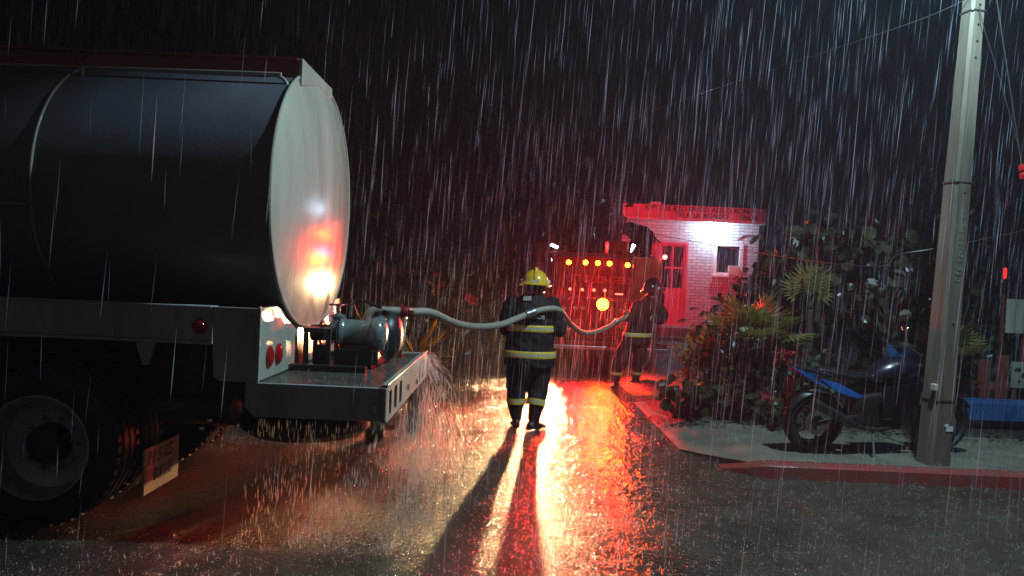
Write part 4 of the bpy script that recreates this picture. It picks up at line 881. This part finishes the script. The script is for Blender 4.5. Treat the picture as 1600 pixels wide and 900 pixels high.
plate2('tail_cowl', [(-0.30, 0.835, -0.06), (-0.08, 0.745, 0.0), (0.07, 0.655, 0.02), (0.0, 0.665, 0.015), (-0.16, 0.735, -0.02)], 0.11, 0, M['bike_blue'])
plate2('side_cowl', [(-0.05, 0.745, 0.0), (0.14, 0.70, 0.01), (0.40, 0.585, 0.03), (0.34, 0.56, 0.03), (0.12, 0.62, 0.02)], 0.12, 0, M['bike_blue'])
plate2('belly_fairing', [(0.55, 0.68, 0.02), (0.98, 0.74, 0.02), (1.06, 0.60, 0.0), (0.82, 0.34, -0.01), (0.62, 0.40, 0.0)], 0.16, 0, M['bike_purple'])
hull('tail_top', [(-0.29, 0.035, 0.84, 0.012), (-0.12, 0.07, 0.805, 0.03), (0.06, 0.10, 0.765, 0.04), (0.2, 0.08, 0.75, 0.03)], M['bike_black'])
t = MB(); t.prism([(-0.28, 0.81), (-0.22, 0.785), (-0.23, 0.77), (-0.30, 0.80)], 'y', -0.04, 0.04); mpart(t, 'tail_lamp', M['redlens'], False)
t = MB(); t.tube([(-0.21, -0.03, 0.79), (-0.27, -0.03, 0.66)], 0.012, 6); t.obox((-0.285, 0, 0.63), (0.006, 0, 0.02), (0, 0.09, 0), (0.02, 0, 0.06)); mpart(t, 'plate_holder', M['bike_black'], False)
t = MB(); rr = []
for i in range(14):
    a = R(35) + R(120) * i / 13; d = Vector((math.cos(a), 0, math.sin(a))); c = Vector((0, 0, 0.30)) + d * 0.325
    rr.append([c + Vector((0, -0.08, 0)) - d * 0.03, c + Vector((0, -0.05, 0)), c + Vector((0, 0.05, 0)), c + Vector((0, 0.08, 0)) - d * 0.03, c + Vector((0, 0.05, 0)) - d * 0.01, c + Vector((0, -0.05, 0)) - d * 0.01])
t.rings(rr); mpart(t, 'rear_fender', M['bike_black'])
t = MB(); rr = []
for i in range(14):
    a = R(30) + R(115) * i / 13; d = Vector((math.cos(a), 0, math.sin(a))); c = Vector((1.36, 0, 0.30)) + d * 0.325
    rr.append([c + Vector((0, -0.07, 0)) - d * 0.03, c + Vector((0, -0.045, 0)), c + Vector((0, 0.045, 0)), c + Vector((0, 0.07, 0)) - d * 0.03, c + Vector((0, 0.04, 0)) - d * 0.01, c + Vector((0, -0.04, 0)) - d * 0.01])
t.rings(rr); mpart(t, 'front_fender', M['bike_black'])
t = MB(); t.tube(spline([(0.8, -0.1, 0.3), (0.6, -0.14, 0.26), (0.35, -0.15, 0.30), (0.1, -0.16, 0.42), (-0.12, -0.16, 0.52)], 5), [0.022] * 11 + [0.045] * 10, 12); mpart(t, 'exhaust', M['black'])
hull('headlamp_fairing', [(1.08, 0.12, 0.86, 0.10), (1.18, 0.14, 0.86, 0.13), (1.28, 0.10, 0.83, 0.10), (1.34, 0.04, 0.80, 0.05)], M['bike_purple'])
t = MB(); t.prism([(1.08, 0.97), (1.28, 0.93), (1.14, 1.10), (1.05, 1.12)], 'y', -0.09, 0.09); mpart(t, 'windscreen', M['glass'], False, 0.01)
t = MB(); t.tube(spline([(1.0, -0.34, 0.98), (1.06, -0.2, 1.0), (1.08, 0, 0.96), (1.06, 0.2, 1.0), (1.0, 0.34, 0.98)], 5), 0.014, 8); mpart(t, 'handlebar', M['black'])
for s_ in (-1, 1):
    t = MB(); t.tube([(1.06, 0.2 * s_, 1.0), (1.1, 0.3 * s_, 1.14)], 0.007, 6); t.sphere((1.1, 0.32 * s_, 1.17), (0.02, 0.06, 0.04), 12, 8); mpart(t, 'mirror', M['chrome'])
t = MB(); t.tube([(0.55, -0.12, 0.28), (0.5, -0.26, 0.01)], 0.012, 6); mpart(t, 'side_stand', M['steel'])
t = MB(); t.box(0.97, 1.03, -0.183, -0.178, 0.52, 0.64); mpart(t, 'sticker', M['plastic_white'], False)
MO.matrix_world = MWORLD

# ================================================================== THINGS BEHIND THE POLE
BN = empty('bench', (5.6, 8.7, 0.14), 'blue painted wooden bench right of the concrete pole', 'bench')
for i in range(3):
    t = MB(); t.box(4.95, 6.4, 8.46 + i * 0.13, 8.58 + i * 0.13, 0.43, 0.47); t.build('seat_slat', M['blue_wood'], BN, bevel=0.006)
t = MB(); t.box(4.95, 6.4, 8.44, 8.458, 0.27, 0.466); t.build('front_board', M['blue_wood'], BN, bevel=0.004)
for x in (5.0, 6.3):
    for y in (8.48, 8.78): t = MB(); t.box(x, x + 0.07, y, y + 0.07, 0.13, 0.43); t.build('leg', M['blue_wood'], BN)
t = MB(); t.box(5.55, 6.35, 8.60, 8.63, 0.13, 0.40); t.build('back_board', M['blue_wood'], BN)
PN = empty('blue_panel', (5.15, 9.5, 0.14), 'faded blue wooden panel standing between motorcycle and pole', 'panel')
for i in range(4):
    t = MB(); t.box(4.86, 5.75, 9.5, 9.53, 0.45 + i * 0.147, 0.592 + i * 0.147); t.build('board', M['blue_wood'], PN, bevel=0.004)
for x in (4.9, 5.65): t = MB(); t.box(x, x + 0.06, 9.532, 9.58, 0.13, 1.03); t.build('post', M['blue_wood'], PN)
CR = empty('fence', (5.9, 9.4, 0.14), 'red brown board fence above the blue bench', 'fence')
for i, x in enumerate((5.35, 5.55, 5.76, 5.97, 6.2)):
    if i == 2: continue
    t = MB(); t.box(x, x + 0.15, 9.38, 9.41, 0.14, 0.90 + 0.05 * math.sin(i * 2)); t.build('board', M['red_wood'], CR, bevel=0.004)
t = MB(); t.box(5.3, 6.4, 9.412, 9.45, 0.50, 0.60); t.box(5.3, 6.4, 9.412, 9.45, 0.2, 0.28); t.build('rail', M['red_wood'], CR)
SH = empty('shutter', (6.5, 9.55, 0.14), 'pair of weathered white shutter boards at the right edge', 'shutter')
for x in (6.37, 6.49): t = MB(); t.box(x, x + 0.105, 9.5, 9.53, 1.23, 1.67); t.build('board', M['white_wood'], SH, bevel=0.005)
t = MB(); t.box(6.34, 6.36, 9.54, 9.58, 0.13, 1.72); t.box(6.62, 6.64, 9.54, 9.58, 0.13, 1.72); t.box(6.361, 6.619, 9.545, 9.575, 1.3, 1.34); t.build('post', M['red_wood'], SH)
SG = empty('sign_board', (6.55, 9.45, 0.14), 'small white sign with black blotches below the white shutter boards', 'sign')
t = MB(); t.box(6.42, 6.85, 9.42, 9.44, 0.54, 0.87); t.build('board', M['white_wood'], SG)
t = MB()
for (x, z, a, b_) in ((6.49, 0.77, 0.045, 0.03), (6.58, 0.70, 0.05, 0.035), (6.64, 0.80, 0.04, 0.025), (6.52, 0.62, 0.02, 0.02)):
    t.prism([(x + a * math.cos(2 * PI * i / 9) * (1 + 0.2 * math.sin(i * 3)), z + b_ * math.sin(2 * PI * i / 9)) for i in range(9)], 'y', 9.4165, 9.4195)
t.build('print', M['ink'], SG)
t = MB(); t.box(6.46, 6.50, 9.442, 9.48, 0.13, 0.86); t.build('post', M['red_wood'], SG)
RL_ = empty('lantern', (6.36, 9.62, 1.72), 'tiny red lit lamp on a post at the right edge', 'lamp')
t = MB(); t.tube([(6.355, 9.56, 1.72), (6.355, 9.56, 1.93)], 0.012, 8); t.build('stem', M['black'], RL_)
t = MB(); t.lathe([(0, 0.016), (0.02, 0.02), (0.12, 0.02), (0.14, 0.01)], (6.355, 9.56, 1.93), (0, 0, 1), 12); t.build('lamp_tube', mat('lit_red_tube', (0.5, 0.02, 0.02), 0.3, emit=(1, 0.02, 0.02), strength=1.6), RL_, True)

# ================================================================== VEGETATION
rnd = random.Random(5)
def leaf(mb, p, d, up, L, W, fold=0.15, shape='oval'):
    d = Vector(d).normalized(); up = Vector(up); s_ = d.cross(up)
    if s_.length < 1e-3: s_ = d.cross(Vector((1, 0, 0)))
    s_.normalize(); nn = s_.cross(d); p = Vector(p)
    if shape == 'oval':
        mb.add([p, p + d * L * 0.35 + s_ * W + nn * fold * L, p + d * L * 0.45, p + d * L * 0.35 - s_ * W + nn * fold * L, p + d * L * 0.8 + s_ * W * 0.6 + nn * fold * L * 0.6, p + d * L * 0.8 - s_ * W * 0.6 + nn * fold * L * 0.6, p + d * L - nn * fold * L * 0.4],
               [(0, 2, 1), (0, 3, 2), (1, 2, 6, 4), (2, 3, 5, 6)])
    elif shape == 'round':
        n = 9; mb.add([p + d * L * (0.5 - 0.5 * math.cos(2 * PI * i / n)) + s_ * W * math.sin(2 * PI * i / n) + nn * fold * L * abs(math.sin(2 * PI * i / n)) for i in range(n)] + [p + d * L * 0.5], [(i, (i + 1) % n, n) for i in range(n)])
    else:
        mb.add([p + s_ * W * 0.5, p - s_ * W * 0.5, p + d * L * 0.55 - s_ * W + nn * fold * L, p + d * L * 0.55 + s_ * W + nn * fold * L, p + d * L - nn * fold * L], [(0, 1, 2, 3), (3, 2, 4)])
def rdir(up=0.0):
    while True:
        v = Vector((rnd.uniform(-1, 1), rnd.uniform(-1, 1), rnd.uniform(-1, 1)))
        if 0.1 < v.length < 1: v.normalize(); v.z += up; return v.normalized()
def tree(name, base, h, rx, ry, rz, label, cat='tree', m='leaf_dark', nl=2600, L=0.22, W=0.07, shape='oval', clumps=26, trunk=0.12, lowcrown=None, group=None, droop=-0.2):
    T = empty(name, base, label, cat, group); b0 = Vector(base); cz = h - rz
    mb = MB(); tips = []
    top_ = b0 + Vector((rnd.uniform(-.3, .3) * rx, rnd.uniform(-.2, .2), cz * 0.9))
    mb.tube(spline([b0 - Vector((0, 0, 0.08)), b0 + (top_ - b0) * 0.5 + Vector((rnd.uniform(-.1, .1), 0, 0)), top_], 5), [trunk * (1 - 0.055 * k) for k in range(11)], 9)
    cl = []
    for k in range(clumps):
        v = rdir(); r = rnd.uniform(0.45, 1.0) ** 0.6
        c = b0 + Vector((v.x * rx * r, v.y * ry * r, cz + v.z * rz * r)); cl.append(c)
        if k < 12:
            mid = top_.lerp(c, 0.5) + Vector((0, 0, rnd.uniform(-.1, .15))); mb.tube([b0 + (top_ - b0) * rnd.uniform(0.5, 0.95), mid, c], [trunk * 0.45, trunk * 0.28, trunk * 0.1], 6)
    mb.build('trunk', M['bark'], T, True)
    mb = MB(); s0 = min(rx, ry, rz)
    for k in range(nl):
        c = cl[k % len(cl)]; sp = s0 * 0.34
        p = c + Vector((rnd.gauss(0, sp), rnd.gauss(0, sp), rnd.gauss(0, sp * 0.8)))
        if p.z < 0.05: p.z = 0.05 + rnd.random() * 0.1
        sc_ = rnd.uniform(0.6, 1.25); d = rdir(droop); leaf(mb, p, d, rdir(0.8), L * sc_, W * sc_, 0.12, shape)
    mb.build('crown', M[m], T, False, fix=False); return T
# far dark trees on the left and behind
tree('tree', (-5.6, 19.0, 0), 7.4, 2.4, 1.8, 2.9, 'tall dark tree just right of the tank in the far background', nl=3600, L=0.30, W=0.10, clumps=34, trunk=0.2)
tree('tree', (-2.3, 20.5, 0), 7.0, 2.3, 1.8, 2.8, 'tall dark tree midway between the tank and the fire engine', nl=3600, L=0.30, W=0.10, clumps=34, trunk=0.2)
tree('tree', (0.9, 22.0, 0), 6.0, 2.1, 1.7, 2.6, 'red tinted tree directly behind the fire engine', nl=3600, L=0.28, W=0.09, clumps=34, trunk=0.18)
tree('tree', (-8.8, 17.5, 0), 7.0, 2.3, 1.8, 2.8, 'dark tree in the background hidden mostly behind the tank', nl=2000, L=0.30, W=0.10, clumps=30, trunk=0.2)
tree('tree', (11.0, 19.0, 0), 5.2, 2.4, 1.8, 2.2, 'dark tree behind the pole to the right of the building', nl=2400, L=0.28, W=0.09, clumps=30, trunk=0.18)
# hedge-like shrubs along the left
tree('shrub', (-3.2, 13.2, 0), 2.6, 1.5, 0.9, 1.2, 'dark leafy shrub behind the pump platform', 'shrub', nl=1800, L=0.16, W=0.05, clumps=24, trunk=0.05)
tree('shrub', (-0.75, 15.6, 0), 2.3, 1.2, 0.9, 1.05, 'dark leafy shrub left of the fire engine', 'shrub', nl=1500, L=0.16, W=0.05, clumps=22, trunk=0.05)
FS = tree('flowering_shrub', (-1.45, 12.4, 0), 2.05, 1.0, 0.7, 0.9, 'shrub with red blossoms left of the yellow helmet', 'shrub', nl=900, L=0.15, W=0.05, clumps=20, trunk=0.04)
def blossom(c, r, parent, nf=9):
    mb = MB(); c = Vector(c)
    for i in range(nf):
        d = rdir(); d.y = -abs(d.y) - 0.2; leaf(mb, c + d * r * 0.3, d, rdir(), r, r * 0.5, 0.2, 'round')
    mb.build('blossom', M['petal'], parent, fix=False)
for (x, z, r) in ((-2.10, 1.74, 0.08), (-1.93, 1.70, 0.07), (-1.78, 1.66, 0.06), (-2.2, 1.66, 0.05), (-1.62, 1.68, 0.06), (-1.20, 1.57, 0.12), (-1.34, 1.56, 0.05), (-0.65, 1.30, 0.08), (-0.58, 1.26, 0.06)): blossom((x, 11.75, z), r, FS)
# agave leaves and a palm frond showing past the pump
AG = empty('agave', (-1.30, 7.3, 0), 'pale spiky agave behind the pump', 'agave')
st_ = MB(); st_.tube([(-1.30, 7.3, -0.05), (-1.30, 7.3, 1.0)], [0.09, 0.07], 8); st_.build('stem', M['bark'], AG)
for i in range(15):
    mb = MB(); a = 2 * PI * i / 15 + 0.2; d = Vector((math.cos(a), math.sin(a) * 0.8, rnd.uniform(0.7, 1.7))); leaf(mb, (-1.30, 7.3, 0.98), d, (0, 0, 1), rnd.uniform(0.35, 0.6), 0.035, -0.05, 'blade'); mb.build('leaf', M['leaf_mid'], AG, fix=False)
PF = empty('young_palm', (-0.95, 7.75, 0), 'yellow green young palm behind the platform corner', 'palm')
st_ = MB(); st_.tube([(-0.98, 7.75, -0.05), (-0.98, 7.72, 0.75)], [0.06, 0.04], 8); st_.build('stem', M['bark'], PF)
for (ax, az, L) in ((0.95, 0.25, 0.42), (0.8, 0.75, 0.36), (0.5, 1.0, 0.4), (-0.5, 0.8, 0.4), (0.9, -0.1, 0.36), (-0.9, 0.3, 0.4)):
    mb = MB(); base = Vector((-0.98, 7.72, 0.80)); d = Vector((ax, rnd.uniform(-.4, .2), az)).normalized()
    for k in range(9):
        p = base + d * L * k / 9 - Vector((0, 0, 0.05 * (k / 9) ** 2))
        for s_ in (-1, 1): leaf(mb, p, d * 0.8 + Vector((0, s_ * 0.5, 0)) + Vector((0, 0, 0.25 * s_)), (0, 0, 1), 0.17, 0.010, -0.08, 'blade')
    mb.tube([base, base + d * L], 0.007, 5); mb.build('frond', M['leaf_yellow'], PF, fix=False)
# fan palms
def fan_palm(name, base, hgt, label, nfr, R0, m, seed, trunk_r=0.06, el=(0.1, 1.2)):
    r_ = random.Random(seed); T = empty(name, base, label, 'palm'); b0 = Vector(base)
    t = MB(); t.tube([b0 - Vector((0, 0, 0.08)), b0 + Vector((0.02, 0, hgt * 0.5)), b0 + Vector((0, 0, hgt))], [trunk_r * 1.3, trunk_r, trunk_r * 0.9], 10)
    for i in range(26):
        a = r_.uniform(0, 2 * PI); z = hgt * r_.uniform(0.25, 1); d = Vector((math.cos(a), math.sin(a), 0.9)); leaf(t, b0 + Vector((0, 0, z)), d, (0, 0, 1), 0.14, 0.02, 0.0, 'blade')
    t.build('trunk', M['bark'], T)
    for i in range(nfr):
        a = 2 * PI * i / nfr + r_.uniform(-.25, .25); e = r_.uniform(*el); d = Vector((math.cos(a) * math.cos(e), math.sin(a) * math.cos(e), math.sin(e)))
        c0 = b0 + Vector((0, 0, hgt)); pl = R0 * r_.uniform(0.5, 0.8); hub = c0 + d * pl + Vector((0, 0, -0.04))
        mb = MB(); mb.tube([c0, c0 + d * pl * 0.5 + Vector((0, 0, 0.02)), hub], [0.011, 0.009, 0.007], 5)
        s_ = d.cross(Vector((0, 0, 1))).normalized(); nn = s_.cross(d)
        nb = 21
        for k in range(nb):
            q = R(-115) + R(230) * k / (nb - 1); bd_ = d * math.cos(q) + s_ * math.sin(q) + nn * 0.15
            Lb = R0 * r_.uniform(0.75, 1.0) * (0.75 + 0.25 * math.cos(q)); w0 = 0.02
            u_ = bd_.cross(nn).normalized(); p1 = hub + bd_ * Lb * 0.55; p2 = hub + bd_ * Lb + Vector((0, 0, -0.16 * Lb))
            mb.add([hub, p1 + u_ * w0 - nn * 0.006, p1, p1 - u_ * w0 - nn * 0.006, p2], [(0, 1, 2), (0, 2, 3), (1, 4, 2), (2, 4, 3)])
        mb.build('frond', M[m], T, fix=False)
    return T
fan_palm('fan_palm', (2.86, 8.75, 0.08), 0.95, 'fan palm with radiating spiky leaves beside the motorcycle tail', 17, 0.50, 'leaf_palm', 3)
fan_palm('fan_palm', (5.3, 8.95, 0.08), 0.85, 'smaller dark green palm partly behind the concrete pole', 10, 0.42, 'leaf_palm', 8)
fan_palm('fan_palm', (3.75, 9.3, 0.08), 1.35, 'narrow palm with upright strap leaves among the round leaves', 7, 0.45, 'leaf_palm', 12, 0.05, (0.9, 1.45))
# sea grape with round leaves
tree('sea_grape', (4.15, 9.9, 0.08), 2.55, 0.70, 0.5, 0.70, 'sea grape bush with big round leaves in front of the building', 'bush', 'leaf_grape', 420, 0.15, 0.07, 'round', 26, 0.06)
tree('sea_grape', (4.9, 9.7, 0.08), 2.35, 0.6, 0.5, 0.6, 'lower sea grape bush between palm and concrete pole', 'bush', 'leaf_grape', 240, 0.16, 0.08, 'round', 18, 0.05)
tree('bush', (3.25, 10.2, 0.06), 1.6, 0.50, 0.45, 0.62, 'dark bush below the building window', 'bush', 'leaf_dark', 900, 0.15, 0.05, 'oval', 22, 0.05)
tree('bush', (4.3, 10.8, 0.06), 2.0, 1.0, 0.6, 0.9, 'dark mass of bush behind the motorcycle', 'bush', 'leaf_dark', 1300, 0.15, 0.05, 'oval', 24, 0.05)
tree('bush', (6.1, 10.6, 0.06), 2.2, 1.1, 0.6, 1.0, 'dark bush behind the bench at the right edge', 'bush', 'leaf_dark', 1200, 0.15, 0.05, 'oval', 24, 0.05)
tree('bush', (8.0, 11.2, 0.06), 2.6, 1.2, 0.8, 1.1, 'dark bush in the far right corner behind the shutter boards', 'bush', 'leaf_dark', 900, 0.16, 0.05, 'oval', 20, 0.05)
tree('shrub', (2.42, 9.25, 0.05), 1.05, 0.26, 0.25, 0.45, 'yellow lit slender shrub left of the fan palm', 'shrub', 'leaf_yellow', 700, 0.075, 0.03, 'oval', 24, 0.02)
tree('shrub', (3.3, 8.6, 0.08), 0.95, 0.35, 0.3, 0.35, 'green leafy plant behind the motorcycle seat', 'shrub', 'leaf_mid', 420, 0.11, 0.04, 'oval', 16, 0.02)
tree('shrub', (2.15, 8.75, 0.0), 0.55, 0.24, 0.25, 0.26, 'low dark plant at the tip of the bed nearest the firefighters', 'plant', 'leaf_dark', 130, 0.13, 0.06, 'round', 16, 0.015)
tree('shrub', (2.55, 8.5, 0.05), 0.55, 0.32, 0.2, 0.26, 'low broad leaved plant at the foot of the fan palm', 'plant', 'leaf_grape', 130, 0.13, 0.055, 'oval', 18, 0.015)
tree('shrub', (3.05, 8.25, 0.08), 0.45, 0.3, 0.18, 0.2, 'low plant under the motorcycle tail', 'plant', 'leaf_mid', 110, 0.12, 0.05, 'oval', 14, 0.015)
# seed heads that catch the light near the palm
OR = empty('orchid', (3.12, 8.55, 0.1), 'cluster of small pale red blossoms right of the fan palm', 'flower')
t = MB(); t.tube([(3.12, 8.55, 0.05), (3.13, 8.5, 0.75)], 0.01, 5); t.build('stem', M['bark'], OR)
for i in range(16):
    mb = MB(); c = Vector((3.12 + rnd.uniform(-.13, .13), 8.42 + rnd.uniform(-.08, .05), 0.90 + rnd.uniform(-.07, .07)))
    for k in range(4): leaf(mb, c, rdir(), rdir(), 0.035, 0.016, 0.2, 'round')
    mb.build('blossom', M['petal'], OR, fix=False)
# leaf litter along the bed edge
mb = MB()
for i in range(900):
    x = rnd.uniform(1.7, 8.5); y = (8.55 - 0.45 * min(1, max(0, (x - 1.7) / 2.2))) + rnd.gauss(0.0, 0.13)
    leaf(mb, (x, y, pave_h(x) + 0.012 + rnd.random() * 0.02), (rnd.uniform(-1, 1), rnd.uniform(-1, 1), rnd.uniform(-.1, .3)), (0, 0, 1), rnd.uniform(0.02, 0.07), rnd.uniform(0.008, 0.022), 0.1)
tag(mb.build('leaf_litter', M['litter'], None, fix=False), 'fallen leaves and pebbles along the edge of the bed', 'leaf litter', kind='stuff')

# ================================================================== RAIN, SPLASHES, DRIPS
rn = random.Random(99)
def streak(mb, p, d, L, r):
    """a falling ribbon of water: slim three-sided spindle"""
    d = d.normalized(); u = d.cross(Vector((0, 1, 0))).normalized(); v = d.cross(u)
    o = len(mb.v); q0 = p - d * L / 2; mid = p - d * L * 0.1
    mb.v += [tuple(q0), tuple(mid + u * r), tuple(mid - u * r * 0.5 + v * r * 0.87), tuple(mid - u * r * 0.5 - v * r * 0.87), tuple(p + d * L / 2)]
    for f in ((0, 2, 1), (0, 3, 2), (0, 1, 3), (4, 1, 2), (4, 2, 3), (4, 3, 1)): mb.face([o + i for i in f])
def blocked(p):
    x, y, z = p
    if x < -0.70 and 4.45 < y < 6.65 and z < 3.12: return not (x > -1.5 and z > 1.0 and x > -1.45)
    if 0.4 < x < 2.9 and y > 13.95 and z < 2.2: return True
    if x > 2.95 and y > 20.4 and z < 3.9: return True
    if abs(x - 0.23) < 0.3 and abs(y - 8.16) < 0.2 and z < 1.8: return True
    return False
mb = MB(); cnt = 0
while cnt < 46000:
    y = 2.6 + 18.2 * rn.random() ** 0.8; x = rn.uniform(-1, 1) * (2.2 + y * 0.82); z = rn.uniform(0.02, 7.6)
    L = rn.uniform(0.14, 0.52) * (0.75 + 0.04 * y); r = 0.0007 + 0.0018 * rn.random() ** 2 * (0.6 + 0.05 * y)
    if rn.random() < 0.05: L *= 1.5; r *= 1.5
    p = Vector((x, y, z))
    if blocked(p) or (y < 4.4 and x < 0.4 and rn.random() < 0.75): continue
    streak(mb, p, Vector((0.045 + 0.004 * x + rn.gauss(0, 0.016), rn.gauss(0, 0.02), 1)), L, r); cnt += 1
tag(mb.build('rain', M['rain'], None, fix=False), 'heavy rain falling as thin pale streaks through the lamp light', 'rain', kind='stuff')
# splashes where drops strike road, platform and pavement
def drop(mb, p, r):
    o = len(mb.v); x, y, z = p
    mb.v += [(x + r, y, z), (x - r, y, z), (x, y + r, z), (x, y - r, z), (x, y, z + r * 1.3), (x, y, z - r)]
    for f in ((0, 2, 4), (2, 1, 4), (1, 3, 4), (3, 0, 4), (2, 0, 5), (1, 2, 5), (3, 1, 5), (0, 3, 5)): mb.face([o + i for i in f])
mb = MB()
def splash(x, y, z, s_=1.0):
    k = rn.randint(2, 6)
    for i in range(k):
        a = rn.uniform(0, 2 * PI); rr = rn.uniform(0.004, 0.03) * s_
        drop(mb, (x + math.cos(a) * rr, y + math.sin(a) * rr, z + rn.uniform(0.003, 0.03) * s_), (0.001 + 0.0024 * rn.random() ** 2) * s_)
    if rn.random() < 0.10: streak(mb, Vector((x, y, z + 0.02 * s_)), Vector((rn.gauss(0, .2), 0, 1)), 0.04 * s_, 0.003 * s_)
for i in range(17000):
    y = 2.6 + 10.0 * rn.random() ** 1.1; x = rn.uniform(-1, 1) * (0.6 + y * 0.75)
    if x < -0.75 and 4.5 < y < 6.6: continue
    if x > 2.2 and y > 6.5: splash(x, y, 0.125)
    else: splash(x, y, 0.0, 1.0)
for i in range(160): splash(rn.uniform(-1.5, -0.75), rn.uniform(4.52, 6.58), 0.957, 0.7)
for i in range(160): splash(rn.uniform(-1.6, -0.7), rn.uniform(4.3, 4.66), 0.0, 1.3)
for i in range(130): splash(rn.uniform(-0.82, -0.5), rn.uniform(4.5, 6.6), 0.0, 1.6)
for i in range(180): splash(rn.uniform(2.2, 7), rn.uniform(6.5, 6.62), 0.125, 0.8)
tag(mb.build('splashes', M['splash'], None, fix=False), 'bright rain splashes dotted over the wet road and platform', 'splashes', kind='stuff')
# water running off the platform and the bumper
mb = MB()
for i in range(620):
    x = rn.uniform(-1.58, -0.72); y = rn.uniform(4.47, 4.52); streak(mb, Vector((x, y, rn.uniform(0.03, 0.74))), Vector((0.02, 0, 1)), rn.uniform(0.02, 0.09), rn.uniform(0.0010, 0.0028))
for i in range(1300):
    x = -0.715 + abs(rn.gauss(0, 0.13)); y = rn.uniform(4.5, 6.62); streak(mb, Vector((x, y, rn.uniform(0.03, 0.74))), Vector((0.03, 0, 1)), rn.uniform(0.03, 0.16), rn.uniform(0.0008, 0.0024))
for i in range(480):   # spray thrown off the far corner, falling in arcs
    tt = rn.uniform(0.05, 0.42); vx = rn.uniform(0.15, 1.1); vy = rn.uniform(-0.4, 0.5); vz = rn.uniform(-0.2, 0.45); y0 = rn.uniform(5.7, 6.6)
    x = -0.74 + vx * tt; y = y0 + vy * tt; z = 0.97 + vz * tt - 4.9 * tt * tt
    if z < 0.02: continue
    streak(mb, Vector((x, y, z)), Vector((vx, vy, vz - 9.8 * tt)), rn.uniform(0.05, 0.14), rn.uniform(0.0008, 0.0016))
tag(mb.build('runoff', M['splash'], None, fix=False), 'water streaming and spraying off the edge of the tanker platform', 'water', kind='stuff')

# ================================================================== HAZE
hz = MB(); hz.box(-30, 30, -6, 42, -1.0, 9.0)
ho = hz.build('haze', None, None)
hm = bpy.data.materials.new('rain_haze'); hm.use_nodes = True; n = hm.node_tree.nodes; n.clear()
oo = n.new('ShaderNodeOutputMaterial'); pv = n.new('ShaderNodeVolumePrincipled')
pv.inputs['Color'].default_value = (0.72, 0.85, 1.0, 1); pv.inputs['Density'].default_value = 0.0026; pv.inputs['Anisotropy'].default_value = 0.35
hm.node_tree.links.new(pv.outputs[0], oo.inputs['Volume'])
ho.data.materials.clear(); ho.data.materials.append(hm)
tag(ho, 'thin night haze of rain', 'haze', kind='stuff')
bpy.context.view_layer.update()
